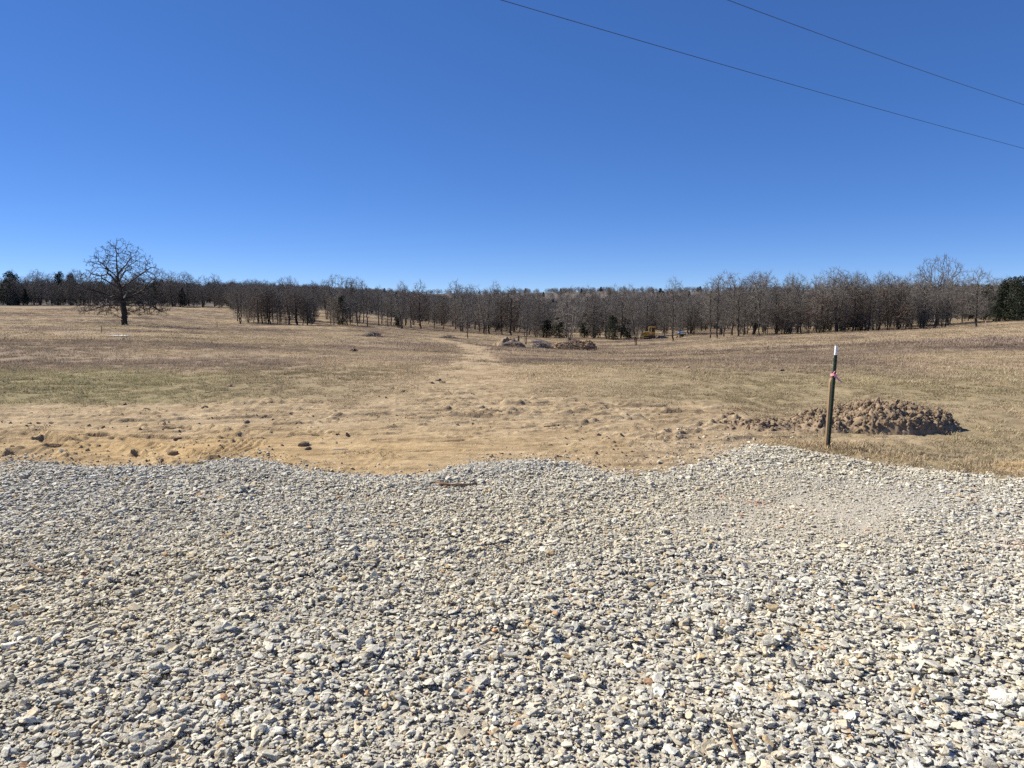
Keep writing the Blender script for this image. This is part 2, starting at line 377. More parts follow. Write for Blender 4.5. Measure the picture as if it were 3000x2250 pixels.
# ------------------------------------------------------------------ covers of the ground (bare soil, green grass, brown grass, orange soil)
TRK_Y = [900, 985, 1005, 1018, 1035, 1060, 1100, 1150, 1200, 1300, 1400]
TRK_X = [1150, 1230, 1330, 1395, 1400, 1398, 1385, 1368, 1350, 1330, 1320]
TRK_W = [30, 30, 46, 62, 90, 130, 195, 300, 420, 700, 900]
DIRT_X = [-3000, -300, 0, 300, 600, 850, 1050, 1200, 1350, 1500, 1700, 1900, 2050, 2140, 2220, 2300, 2400, 6000]
DIRT_Y = [1192, 1192, 1190, 1186, 1182, 1176, 1168, 1160, 1155, 1165, 1172, 1176, 1192, 1215, 1270, 1330, 1420, 1600]
def covers(X, Y, Z):
    px, py = project(X, Y, Z); ok = Y > 0.3
    w1 = fbm(X * 0.7, Y * 0.7, 41, 4) - 0.5; w2 = fbm(X * 0.11, Y * 0.11, 43, 4) - 0.5
    pyw = py + 55 * w1
    dirt = sstep(-34, 40, py + 80 * w1 - np.interp(px, DIRT_X, DIRT_Y))
    tx, tw = np.interp(py, TRK_Y, TRK_X), np.interp(py, TRK_Y, TRK_W)
    trk = np.exp(-(np.abs(px - tx + 60 * w1 * tw / 90) / (tw * 0.95)) ** 2.5) * sstep(978, 1000, py) * 0.90
    dirt = np.maximum(dirt, trk * (0.85 + 0.7 * w1))
    dirt = np.where(ok, dirt, 1.0)
    green = sstep(1062, 1105, pyw) * sstep(1215, 1165, py) * (0.42 + 1.15 * sstep(950, 200, px) + 0.25 * sstep(1700, 2300, px) - 0.35 * np.exp(-((px - 1350) / 320) ** 2))
    green = np.maximum(green, sstep(2150, 2500, px) * sstep(1090, 1150, py) * 0.45)
    green = np.maximum(green, 0.9 * np.exp(-((px - 340) / 110) ** 2 - ((py - 953) / 7) ** 2))
    green = np.clip(green * 0.85 + 0.45 * w1, 0, 1)
    brown = np.exp(-((py - 1065) / 26) ** 2) * sstep(1180, 700, px) * 0.8
    brown = np.maximum(brown, np.exp(-((py - 1030 - 0.02 * (px - 1700)) / 15) ** 2) * sstep(1450, 1600, px) * sstep(2500, 1900, px) * 0.6)
    brown = np.maximum(brown, sstep(1150, 1080, py) * np.clip(0.40 + 2.6 * w2, 0, 0.95))
    brown = np.maximum(brown, np.exp(-((px - 2330) / 330) ** 2 - ((py - 1055) / 26) ** 2) * 0.6)
    # leaf litter below the woods
    brown = np.maximum(brown, np.exp(-((px - 1380) / 260) ** 2 - ((py - 962) / 14) ** 2) * 0.9)
    brown = np.clip(brown, 0, 1)
    orange = sstep(1225, 1320, py) * sstep(2150, 1500, px) * (0.78 + 1.1 * w1) * (0.6 + 0.5 * np.exp(-((px - 400) / 500) ** 2))
    orange = np.maximum(orange, 1.1 * np.exp(-((px - 2960) / 75) ** 2 - ((py - 1370) / 22) ** 2))
    dirt = np.maximum(dirt, 1.2 * np.exp(-((px - 2975) / 75) ** 2 - ((py - 1372) / 24) ** 2))
    dirt = np.maximum(dirt, 0.62 * np.exp(-((px - 2560) / 300) ** 2 - ((py - 1292) / 22) ** 2)); dirt = np.maximum(dirt, 0.95 * np.exp(-((px - 2260) / 130) ** 2 - ((py - 1262) / 40) ** 2))
    return np.clip(dirt, 0, 1), green, brown, np.clip(orange, 0, 1)

# wheel ruts: polylines in the picture, half width (m), depth (m), berm (m)
RUTS = [([(130, 1292), (250, 1306), (370, 1326), (480, 1352)], .085, .03, .05), ([(340, 1290), (430, 1308), (530, 1330), (600, 1342)], .085, .03, .045),
        ([(190, 1284), (400, 1285), (640, 1286), (960, 1277)], .05, .02, .03), ([(420, 1268), (520, 1262), (640, 1268), (720, 1278)], .05, .02, .045),
        ([(100, 1318), (170, 1312), (250, 1310)], .06, .02, .035), ([(0, 1338), (100, 1330), (200, 1340)], .05, .015, .03),
        ([(1540, 1272), (1650, 1256), (1760, 1238), (1840, 1220)], .07, .02, .035), ([(1900, 1290), (2000, 1262), (2080, 1238), (2160, 1216)], .06, .025, .03),
        ([(1950, 1296), (2060, 1256), (2180, 1218)], .05, .02, .025), ([(600, 1152), (700, 1142), (850, 1118)], .06, .03, .03),
        ([(930, 1132), (1020, 1136), (1090, 1138)], .06, .03, .03), ([(960, 1164), (1080, 1156)], .07, .03, .04), ([(1460, 1140), (1600, 1138), (1740, 1132), (1960, 1134)], .05, .03, .03),
        ([(1100, 1292), (1240, 1294), (1350, 1290)], .06, .015, .02), ([(1620, 1165), (1740, 1160), (1850, 1162)], .06, .02, .03), ([(270, 1212), (400, 1208), (540, 1203)], .05, .02, .03),
        ([(880, 1330), (1000, 1328), (1350, 1322)], .04, .012, .02), ([(0, 1205), (120, 1200), (300, 1190)], .06, .025, .03)]
RIDGES = [([(125, 1288), (250, 1304), (370, 1324), (485, 1352)], .075, .075), ([(345, 1288), (430, 1306), (530, 1328), (610, 1344)], .07, .065), ([(200, 1278), (420, 1280), (640, 1284)], .05, .04),
          ([(425, 1264), (520, 1258), (600, 1262), (700, 1276)], .07, .06), ([(20, 1330), (90, 1324), (190, 1338)], .06, .055), ([(90, 1314), (170, 1308), (230, 1308)], .06, .05), ([(740, 1332), (830, 1342), (890, 1358)], .06, .05)]
_D = [(np.array([plane(*p) for p in pl]), w, hh) for pl, w, hh in RIDGES]
_R = [(np.array([plane(*p) for p in pl]), w, dp, bm_) for pl, w, dp, bm_ in RUTS]
def ruts(X, Y):
    out = np.zeros_like(X); X0_, Y0_ = X, Y
    X = X + 0.16 * (fbm(X0_ * 2.2, Y0_ * 2.2, 53, 3) - .5); Y = Y + 0.22 * (fbm(X0_ * 2.2, Y0_ * 2.2, 55, 3) - .5)
    rag = fbm(X * 17, Y * 23, 51, 3)
    for P, w, dp, bm_ in _R:
        best = np.full(X.shape, 9.0)
        for a, b in zip(P[:-1], P[1:]):
            d = b - a; t = np.clip(((X - a[0]) * d[0] + (Y - a[1]) * d[1]) / (d @ d), 0, 1)
            best = np.minimum(best, np.hypot(X - a[0] - t * d[0], Y - a[1] - t * d[1]))
        out += -(1.9 if P[0, 0] < -1.5 and P[0, 1] < 10 else 0.7) * dp * (0.3 + sstep(.3, .6, fbm(X * 3, Y * 3, 57, 2))) * sstep(w * 1.1, w * 0.6, best) + (0.25 if P[0, 0] < -1.5 and P[0, 1] < 10 else 0.35) * bm_ * np.exp(-((best - w * 1.35) / (w * 0.42)) ** 2) * (0.25 + sstep(0.3, 0.7, rag))
    for P, w, hh in _D:
        best = np.full(X.shape, 9.0)
        for a, b in zip(P[:-1], P[1:]):
            d = b - a; t = np.clip(((X0_ - a[0]) * d[0] + (Y0_ - a[1]) * d[1]) / (d @ d), 0, 1)
            best = np.minimum(best, np.hypot(X0_ - a[0] - t * d[0], Y0_ - a[1] - t * d[1]))
        out += hh * np.exp(-(best / w) ** 2) * (0.45 + 0.9 * rag)
    # lugged tyre print near the gravel
    a, b = plane(628, 1318), plane(742, 1318)
    m = sstep(a[0] - .05, a[0] + .03, X) * sstep(b[0] + .05, b[0] - .03, X) * sstep(plane(640, 1340)[1], plane(640, 1330)[1], Y) * sstep(plane(640, 1282)[1], plane(640, 1290)[1], Y)
    out += m * 0.018 * np.sin((X + 0.10 * (Y - a[1]) ** 2) * 2 * math.pi / 0.085)
    a = plane(1040, 1330); b = plane(1180, 1330)
    m = sstep(a[0] - .05, a[0] + .1, X) * sstep(b[0] + .05, b[0] - .1, X) * sstep(7.0, 7.3, Y) * sstep(9.4, 8.5, Y)
    out += m * 0.0025 * np.sin(X * 2 * math.pi / 0.11)
    return out
def micro(X, Y, dirt):
    r = np.hypot(X, Y); near = sstep(34, 16, r)
    s1 = fbm(X * 1.3 + 0.4 * Y, Y * 6.0 - 0.7 * X, 61, 4)        # dragged streaks
    rid = sstep(0.58, 0.70, fbm(X * 1.0 + 0.3 * Y, Y * 4.6 - 0.75 * X, 62, 4)) + 0.8 * sstep(0.60, 0.70, fbm(X * 0.8 + 7, Y * 10.0 + 1.2 * X, 64, 3))
    s2 = fbm(X * 14, Y * 17, 63, 3)
    clod = sstep(0.62, 0.80, fbm(X * 2.3, Y * 4.1, 65, 4)) * sstep(0.42, 0.70, s2)
    grass = 0.05 * (fbm(X * 7, Y * 7, 67, 3) - 0.5)
    d = 0.060 * (s1 - 0.5) + 0.022 * (s2 - 0.5) + 0.026 * clod + 0.034 * rid * (0.5 + 0.6 * s2) * (1 + 0.9 * np.exp(-((Y - 12.5) / 2.2) ** 2))
    calm = 1 - 0.65 * np.exp(-((X + 0.9) / 2.3) ** 2 - ((Y - 8.2) / 1.6) ** 2) - 0.55 * np.exp(-((X + 4.2) / 1.6) ** 2 - ((Y - 8.4) / 0.6) ** 2)
    return near * (dirt * d * calm + (1 - dirt) * grass)

# ------------------------------------------------------------------ ground sheet
rr = [0.4]
while rr[-1] < 4400:
    r = rr[-1]
    if r < 5.6: st = 0.25
    elif r < 12.5: st = 0.020
    elif r < 20: st = 0.034
    elif r < 36: st = 0.08
    else: st = r * 0.0062 if r < 300 else r * 0.02
    rr.append(r + st)
rr = np.array(rr)
th = np.concatenate([np.radians(np.arange(-180, -46, 4.0)), np.radians(np.linspace(-44, 44, 560)), np.radians(np.arange(48, 181, 4.0))])
TH, RR = np.meshgrid(th, rr, indexing='ij')
GX, GY = RR * np.sin(TH), RR * np.cos(TH)
GZ = terrain(GX, GY)
cD, cG, cB, cO = covers(GX, GY, GZ)
nearm = (RR < 36)
GZm = GZ.copy()
GZm[nearm] += micro(GX[nearm], GY[nearm], cD[nearm])
rm = (RR > 5.6) & (RR < 20)
GZm[rm] += ruts(GX[rm], GY[rm])
inside = GY < edge_y(GX) - 0.12
GZm = np.where(inside & (RR < 14), np.minimum(GZm, -0.10), GZm)
nA, nR = GX.shape
ids = np.arange(nA * nR).reshape(nA, nR)
Q = np.stack([ids[:-1, :-1], ids[1:, :-1], ids[1:, 1:], ids[:-1, 1:]], -1).reshape(-1, 4)
Vall = np.stack([GX, GY, GZm], -1).reshape(-1, 3)
Call = np.stack([cD, cG, cB, cO], -1).reshape(-1, 4)
qc = Call[Q].mean(1); qr = np.hypot(Vall[Q][:, :, 0].mean(1), Vall[Q][:, :, 1].mean(1))
qpx, qpy = project(*[Vall[Q][:, :, k].mean(1) for k in range(3)])
M_HILL = simple('leaf_litter', (0.085, 0.07, 0.058), (0.15, 0.125, 0.105), 0.05, 0.95)
cls = np.where(qr > 262, 3, np.where((qc[:, 0] > 0.5) & (qpy < 1150) & (qr < 200), 2, np.where(qc[:, 0] > 0.5, 1, 0)))
for k, nm, lb in ((0, 'field', 'dry tan and olive winter pasture'), (1, 'bare_soil', 'bare tan soil torn up by wheels beyond the gravel'),
                  (2, 'dirt_track', 'worn tan track running away across the pasture'), (3, 'hills', 'low wooded hills along the horizon')):
    q = Q[cls == k]
    used, inv = np.unique(q, return_inverse=True)
    me = fast_mesh(nm, Vall[used], inv.reshape(-1, 4), M_HILL if k == 3 else M_GROUND, True)
    a = me.attributes.new('cover', 'FLOAT_COLOR', 'POINT'); a.data.foreach_set('color', np.ascontiguousarray(Call[used], np.float32).ravel())
    o = link(nm, me); tag(o, lb, None, None, 'structure')

# ------------------------------------------------------------------ gravel road
gx = np.arange(-13, 13.1, 0.06); gy = np.arange(-2.5, 10.6, 0.06)
AX, AY = np.meshgrid(gx, gy, indexing='ij')
inn = AY < edge_y(AX) + 0.10
AZ = gravel_z(AX, AY)
ids = np.arange(AX.size).reshape(AX.shape)
keep = inn[:-1, :-1] & inn[1:, :-1] & inn[1:, 1:] & inn[:-1, 1:]
q = np.stack([ids[:-1, :-1], ids[1:, :-1], ids[1:, 1:], ids[:-1, 1:]], -1)[keep]
used, inv = np.unique(q, return_inverse=True)
road = link('gravel_road', fast_mesh('gravel_road', np.stack([AX, AY, AZ], -1).reshape(-1, 3)[used], inv.reshape(-1, 4), M_BED, True))
tag(road, 'pale crushed limestone gravel covering the foreground', None, None, 'structure')

def stone_mesh(k, material, bevel):
    r = random.Random(900 + k)
    bm = bmesh.new()
    ax = (1.0, r.uniform(0.58, 0.95), r.uniform(0.34, 0.72))
    n = r.randint(11, 19); pw = r.uniform(0.55, 1.0)
    for _ in range(n):
        v = Vector((r.gauss(0, 1), r.gauss(0, 1), r.gauss(0, 1))).normalized()
        v = Vector([math.copysign(abs(c) ** pw, c) for c in v]) * r.uniform(0.86, 1.06)
        bm.verts.new((v.x * ax[0], v.y * ax[1], v.z * ax[2]))
    res = bmesh.ops.convex_hull(bm, input=bm.verts)
    bmesh.ops.delete(bm, geom=[g for g in res['geom_interior'] if isinstance(g, bmesh.types.BMVert)], context='VERTS')
    bmesh.ops.dissolve_limit(bm, angle_limit=math.radians(16), verts=bm.verts, edges=bm.edges)
    bmesh.ops.bevel(bm, geom=list(bm.edges), offset=bevel, offset_type='OFFSET', segments=1, affect='EDGES', clamp_overlap=True)
    me = bpy.data.meshes.new('stone_shape'); bm.to_mesh(me); bm.free(); me.materials.append(material); return me
NS = 36
stone_i = [stone_mesh(k, M_STONE_I, 0.07) for k in range(NS)]
stone_o = []
for me in stone_i:
    c = me.copy(); c.materials[0] = M_STONE; stone_o.append(c)

PAL = np.array([(0.66, 0.625, 0.54), (0.58, 0.55, 0.485), (0.72, 0.68, 0.59), (0.48, 0.46, 0.42), (0.66, 0.57, 0.43), (0.78, 0.76, 0.70), (0.57, 0.43, 0.26), (0.36, 0.34, 0.315), (0.54, 0.33, 0.20), (0.54, 0.485, 0.39)])
PALW = np.array([.27, .20, .17, .10, .12, .045, .025, .02, .005, .045]); PALW /= PALW.sum()

# let the stones drop one after another onto a height grid
CELL = 0.01
X0, X1, Y0g = -10.2, 10.2, 0.7
HX, HY = int((X1 - X0) / CELL), int((10.4 - Y0g) / CELL)
hx = X0 + (np.arange(HX) + .5) * CELL; hy = Y0g + (np.arange(HY) + .5) * CELL
hg = gravel_z(*np.meshgrid(hx, hy, indexing='ij')).astype(np.float64)
NST = 740000
cx = rng.uniform(X0 + .1, X1 - .1, NST); cy = Y0g + (10.3 - Y0g) * rng.random(NST)
ey = edge_y(cx)
okm = (cy < ey + 0.02 + 0.10 * rng.random(NST) ** 3) & (np.abs(cx) < 0.74 * cy + 3.4) & (rng.random(NST) > 0.55 * fine_zone(*project(cx, cy, 0 * cx)))
cx, cy, ey = cx[okm], cy[okm], ey[okm]
n = len(cx)
rad = np.clip(np.exp(rng.normal(math.log(0.0102), 0.46, n)), 0.0045, 0.038)
coarse = fbm(cx * 0.8, cy * 1.1, 71, 3)
rad *= 0.87 + 0.34 * coarse
ppx, ppy = project(cx, cy, 0 * cx)
rad *= 1 - 0.50 * fine_zone(ppx, ppy)
nbig = rng.random(n) < 0.005 * (0.4 + 1.8 * coarse); rad[nbig] *= 1.7
pts = np.zeros((n, 3)); scl = np.zeros((n, 3))
flat = rng.uniform(0.55, 0.9, n)
for i in range(n):
    r = rad[i]; k = max(1, int(r * 0.75 / CELL))
    a = int((cx[i] - X0) / CELL); b = int((cy[i] - Y0g) / CELL)
    if a < k or b < k or a >= HX - k or b >= HY - k: pts[i, 2] = -9; continue
    w = hg[a - k:a + k + 1, b - k:b + k + 1]
    z = 0.90 * w.mean() + 0.10 * w.max()
    hgt = r * 0.5 * flat[i]
    pts[i] = (cx[i], cy[i], z + hgt * 0.45)
    np.maximum(w, z + hgt * 0.95, out=w)
scl[:] = (rad * 1.0)[:, None] * np.stack([rng.uniform(.9, 1.35, n), rng.uniform(.85, 1.1, n), flat], -1)
rot = np.stack([rng.normal(0, 0.17, n), rng.normal(0, 0.17, n), rng.uniform(0, 6.28, n)], -1)
tip = rng.random(n) < 0.05; rot[tip, :2] = rng.uniform(-1.6, 1.6, (tip.sum(), 2))
tint = np.ones((n, 4)); tint[:, :3] = PAL[rng.choice(len(PAL), n, p=PALW)] * rng.normal(0.92, 0.09, (n, 1)) * np.array([0.99, 0.988, 0.935])
warm = (fbm(cx * 0.5, cy * 0.5, 77, 2) - 0.5)[:, None]; tint[:, :3] *= 1 + warm * np.array([0.10, 0.02, -0.16])
# dusty orange marking paint and rusty fines on the right
for (qx, qy, sx, sy, am) in ((2225, 1463, 26, 6, .85), (2190, 1456, 16, 4, .6), (2260, 1470, 30, 5, .5), (2540, 1538, 22, 4, .6), (2110, 1443, 12, 5, .7), (2990, 1580, 60, 14, .3), (2330, 1480, 60, 8, .18)):
    m = np.exp(-((ppx - qx) / sx) ** 2 - ((ppy - qy) / sy) ** 2) * am * (rng.random(n) < 0.6)
    tint[:, :3] = tint[:, :3] * (1 - m[:, None]) + np.array([0.70, 0.30, 0.13]) * m[:, None]
idx = rng.integers(0, NS, n)
good = pts[:, 2] > -1
# the largest stones in view stand as objects of their own
px_, py_ = project(pts[:, 0], pts[:, 1], pts[:, 2])
inview = good & (px_ > 10) & (px_ < 2990) & (py_ > 1350) & (py_ < 2240)
top = hg[np.clip(((pts[:, 0] - X0) / CELL).astype(int), 0, HX - 1), np.clip(((pts[:, 1] - Y0g) / CELL).astype(int), 0, HY - 1)]
exposed = pts[:, 2] > top - rad * 0.75
size_px = rad / np.hypot(pts[:, 1], H)
cand = np.where(inview & exposed)[0]; cand = cand[np.argsort(-size_px[cand])][:300]
for i in cand:
    o = bpy.data.objects.new('stone', stone_o[idx[i]]); COL.objects.link(o); o.parent = road
    o.location = pts[i]; o.rotation_euler = rot[i]; o.scale = scl[i]; o.color = (*tint[i, :3], 1)
rest = good.copy(); rest[cand] = False
scatter('gravel', pts[rest], rot[rest], scl[rest], idx[rest], tint[rest], stone_i, parent=road)
def gravel_top(X, Y):
    a, b = int((X - X0) / CELL), int((Y - Y0g) / CELL); return float(hg[a - 2:a + 3, b - 2:b + 3].mean())

# strewn stones on the soil past the gravel edge
sxp = np.concatenate([rng.normal(2080, 150, 500), rng.normal(1950, 120, 250)])
syp = np.concatenate([rng.normal(1290, 26, 500), rng.normal(1335, 18, 250)])
P = np.array([plane(a, b) for a, b in zip(sxp, syp)])
ex = rng.uniform(-6.5, 6.5, 5200); P = np.vstack([P, np.column_stack([ex, edge_y(ex) + rng.exponential(0.16, 5200) * (0.3 + 1.4 * fbm(ex * 1.7, ex * 0, 23, 3))])])
ok = (P[:, 1] > edge_y(P[:, 0])) & (P[:, 1] < 11)
P = P[ok]; k = len(P); rs = np.clip(np.exp(rng.normal(math.log(.009), .45, k)), .004, .028)
Zs = terrain(P[:, 0], P[:, 1]); dd = covers(P[:, 0], P[:, 1], Zs)[0]; Zs = Zs + micro(P[:, 0], P[:, 1], dd) + ruts(P[:, 0], P[:, 1]) + rs * 0.22
tn = np.ones((k, 4)); tn[:, :3] = PAL[rng.choice(len(PAL), k, p=PALW)] * np.array([.90, .87, .80])
scatter('strewn_stones', np.column_stack([P, Zs]), np.column_stack([rng.normal(0, .4, (k, 2)), rng.uniform(0, 6.28, k)]), rs[:, None] * np.array([[1.2, 1.0, .7]]), rng.integers(0, NS, k), tn, stone_i,
        label='scattered pale stones on the soil at the gravel edge', cat='stones')

# ------------------------------------------------------------------ grass
def tuft_mesh(k, h, spread, nb, lean, wid):
    r = random.Random(300 + k); V, Fc = [], []
    for _ in range(nb):
        a = r.uniform(0, 6.28); d = spread * math.sqrt(r.random()); x, y = d * math.cos(a), d * math.sin(a)
        b = r.uniform(0, 6.28); hh = h * r.uniform(0.45, 1.1); ln = lean * r.uniform(0.3, 1.4) * hh
        w = wid * r.uniform(0.6, 1.2); c, s = math.cos(b), math.sin(b)
        k0 = len(V)
        zt = max(0.15, 1 - 0.35 * (ln / hh)) * hh
        V += [(x - s * w, y + c * w, -0.01), (x + s * w, y - c * w, -0.01), (x + c * ln * .4 + s * w * .8, y + s * ln * .4 - c * w * .8, zt * .62), (x + c * ln * .4 - s * w * .8, y + s * ln * .4 + c * w * .8, zt * .62), (x + c * ln, y + s * ln, zt)]
        Fc += [(k0, k0 + 1, k0 + 2, k0 + 3), (k0 + 3, k0 + 2, k0 + 4)]
    me = bpy.data.meshes.new('tuft_shape'); me.from_pydata(V, [], Fc); me.materials.append(M_BLADE); return me
short = [tuft_mesh(k, 0.055, 0.09, 26, 1.3, 0.0032) for k in range(6)]
tall = [tuft_mesh(20 + k, 0.085, 0.20, 34, 1.1, 0.006) for k in range(6)]
wide = [tuft_mesh(40 + k, 0.10, 0.55, 46, 1.1, 0.016) for k in range(5)]
def grass(name, rlo, rhi, dens, protos, smin, smax, label, mode):
    N = int(dens * math.radians(92) / 2 * (rhi ** 2 - rlo ** 2))
    r = np.sqrt(rng.uniform(rlo ** 2, rhi ** 2, N)); t = np.radians(rng.uniform(-46, 46, N))
    X, Y = r * np.sin(t), r * np.cos(t); Z = terrain(X, Y)
    D_, G_, B_, O_ = covers(X, Y, Z)
    px, py = project(X, Y, Z)
    clump = fbm(X * 2.2, Y * 2.2, 81, 3)
    keepp = (1 - sstep(0.25, 0.8, D_)) * sstep(0.30, 0.55, clump) + 0.10 * sstep(0.52, 0.62, clump) * (D_ > 0.3)
    if mode == 'brown': keepp = keepp * np.clip(0.25 + B_ * 1.4, 0, 1)
    ok = (rng.random(N) < keepp) & (Y > edge_y(X) + 0.03)
    X, Y, Z, D_, G_, B_ = X[ok], Y[ok], Z[ok], D_[ok], G_[ok], B_[ok]; N = len(X)
    nr = np.hypot(X, Y) < 36
    Z[nr] += micro(X[nr], Y[nr], D_[nr])
    straw = np.array([0.44, 0.345, 0.222]); green = np.array([0.235, 0.23, 0.105]); brn = np.array([0.255, 0.192, 0.148])
    c = np.repeat(straw[None], N, 0); mg = np.clip(G_ * 0.62 + rng.normal(0, .14, N), 0, 1)[:, None]; mb_ = np.clip(B_ * 0.95 + rng.normal(0, .12, N), 0, 1)[:, None]
    c = c * (1 - mg) + green * mg; c = c * (1 - mb_) + brn * mb_
    c = c * rng.normal(1, 0.08, (N, 1)).clip(.6, 1.4) * (0.45 + 1.15 * fbm(X * .22, Y * .22, 85, 4))[:, None]
    tn = np.ones((N, 4)); tn[:, :3] = c
    s = rng.uniform(smin, smax, N)[:, None] * np.ones((N, 3))
    s[:, 2] *= 0.75 + 0.5 * B_
    rt = np.column_stack([rng.normal(0, .12, (N, 2)), rng.uniform(0, 6.28, N)])
    scatter(name, np.column_stack([X, Y, Z]), rt, s, rng.integers(0, len(protos), N), tn, protos, label=label, cat='grass')
grass('short_grass', 7.6, 26, 75, short, 0.7, 1.5, 'short straw and olive grass beyond the torn soil', 'all')
grass('brown_grass', 17, 60, 13, tall, 0.7, 1.4, 'taller brown dry grass in the middle of the pasture', 'all')
grass('pasture_grass', 45, 235, 1.5, wide, 0.8, 1.6, 'thin dry grass over the far pasture', 'all')

# ------------------------------------------------------------------ trees
def envelope(prof, n, r, zj=0.0):
    """attractor points in a crown given as (height, radius) pairs"""
    zs = np.array([p[0] for p in prof]); ws = np.array([p[1] for p in prof]); out = []
    while len(out) < n:
        z = r.uniform(zs[0], zs[-1]); w = np.interp(z, zs, ws)
        if r.random() > (w / ws.max()) ** 1.5: continue
        a = r.uniform(0, 2 * math.pi); d = w * math.sqrt(r.uniform(0.04, 1.0))
        out.append((d * math.cos(a), d * math.sin(a), z))
    return np.array(out)
def colonize(att, stems, step, dk, r, maxit=160, trop=(0, 0, 0.05), wob=0.18):
    pos, par = [], []
    for st in stems:                                   # (parent index or -1, list of points)
        p = st[0]
        for q in st[1]:
            pos.append(np.array(q, float)); par.append(p); p = len(pos) - 1
    pos = [p for p in pos]; att = att.copy()
    P = np.array(pos); d = np.linalg.norm(att[:, None] - P[None], axis=2); near = d.argmin(1); dist = d.min(1)
    for it in range(maxit):
        if len(att) == 0: break
        P = np.array(pos)
        v = att - P[near]; v /= np.maximum(dist, 1e-6)[:, None]
        acc = np.zeros_like(P); np.add.at(acc, near, v)
        g = np.unique(near)
        new = []
        for i in g:
            dv = acc[i] / (np.linalg.norm(acc[i]) + 1e-9) + np.array(trop) + np.array([r.gauss(0, wob) for _ in range(3)])
            dv /= np.linalg.norm(dv); new.append(P[i] + dv * step)
            par.append(int(i))
        base = len(pos); pos += new; N = np.array(new)
        dn = np.linalg.norm(att[:, None] - N[None], axis=2); j = dn.argmin(1); dm = dn.min(1)
        better = dm < dist; near = np.where(better, j + base, near); dist = np.where(better, dm, dist)
        keep = dist > dk; att, near, dist = att[keep], near[keep], dist[keep]
        if len(pos) > 9000: break
    return np.array(pos), np.array(par)
def tree_parts(prof, stems, seed, natt=700, step=0.35, dk=0.55, tip=0.012, expo=2.35, rbase=None, twigs=2, twl=0.75, twr=0.011, trop=(0, 0, 0.05), wob=0.18, upward=0.35, leaves=0, leaf_size=0.12, leafz=1.0):
    r = random.Random(seed)
    att = envelope(prof, natt, r)
    pos, par = colonize(att, stems, step, dk, r, trop=trop, wob=wob)
    n = len(pos); kids = [[] for _ in range(n)]
    for i, p in enumerate(par):
        if p >= 0: kids[p].append(i)
    rad = np.zeros(n)
    order = sorted(range(n), key=lambda i: -i)
    for i in order: rad[i] = (sum(rad[c] ** expo for c in kids[i])) ** (1 / expo) if kids[i] else tip
    if rbase: rad = tip + (rad - tip) * (rbase - tip) / max(rad.max() - tip, 1e-6)
    main = set()
    roots = [i for i in range(n) if par[i] < 0]
    for i in roots:
        while True:
            main.add(i)
            if not kids[i]: break
            c = max(kids[i], key=lambda q: rad[q])
            if rad[c] < 0.25 * rad[roots[0]]: break
            i = c
    T, B = MB(), MB()
    def seg(mb, a, b, ra, rb, sides):
        d = b - a; L = np.linalg.norm(d)
        if L < 1e-6: return
        d = d / L; u = np.cross(d, (0.31, 0.92, 0.21)); u /= np.linalg.norm(u); w = np.cross(d, u); k = len(mb.v)
        cs = [(math.cos(6.2832 * q / sides), math.sin(6.2832 * q / sides)) for q in range(sides)]
        for p, rr_ in ((a, ra), (b, rb)):
            for c, s_ in cs: mb.v.append(tuple(p + (u * c + w * s_) * rr_))
        for q in range(sides): mb.f.append((k + q, k + (q + 1) % sides, k + sides + (q + 1) % sides, k + sides + q))
    for i in range(n):
        p = par[i]
        if p < 0: continue
        is_main = i in main and p in main
        ra = rad[p] if is_main or len(kids[p]) == 1 else min(rad[p], rad[i] * 1.15)
        if p in roots and is_main: ra *= 1.25
        seg(T if is_main else B, pos[p], pos[i], ra, rad[i], 7 if is_main else (4 if rad[i] > 0.04 else 3))
    tips = []
    for i in range(n):
        if rad[i] > tip * 2.6: continue
        p = par[i]
        if p < 0: continue
        d0 = pos[i] - pos[p]; d0 = d0 / (np.linalg.norm(d0) + 1e-9)
        for _ in range(twigs if kids[i] else twigs + 1):
            d = d0 * 0.8 + np.array([r.gauss(0, .6), r.gauss(0, .6), r.gauss(upward, .5)]); d /= np.linalg.norm(d)
            L = twl * r.uniform(.4, 1.15); a = pos[i]; b = a + d * L
            u = np.cross(d, (r.gauss(0, 1), r.gauss(0, 1), r.gauss(0, 1))); u /= np.linalg.norm(u) + 1e-9; w = np.cross(d, u); k = len(B.v)
            for q in range(3): B.v.append(tuple(a + (u * math.cos(2.094 * q) + w * math.sin(2.094 * q)) * twr))
            B.v.append(tuple(b)); B.f += [(k, k + 1, k + 3), (k + 1, k + 2, k + 3), (k + 2, k, k + 3)]
            tips.append((a + b) / 2); tips.append(b)
    Lf = MB()
    zmax = pos[:, 2].max()
    tips = [t for t in tips if t[2] < zmax * leafz]
    for _ in range(leaves if tips else 0):
        c = r.choice(tips) + np.array([r.gauss(0, .15) for _ in range(3)]); s_ = leaf_size * r.uniform(.6, 1.3)
        u = np.array([r.gauss(0, 1) for _ in range(3)]); u /= np.linalg.norm(u); w = np.cross(u, [r.gauss(0, 1) for _ in range(3)]); w /= np.linalg.norm(w) + 1e-9
        k = len(Lf.v); Lf.v += [tuple(c - u * s_), tuple(c + w * s_ * .6), tuple(c + u * s_), tuple(c - w * s_ * .6)]; Lf.f.append((k, k + 1, k + 2, k + 3))
    return T, B, Lf
def to_mesh(mb, name, material):
    me = bpy.data.meshes.new(name); me.from_pydata(mb.v, [], mb.f); me.materials.append(material); return me
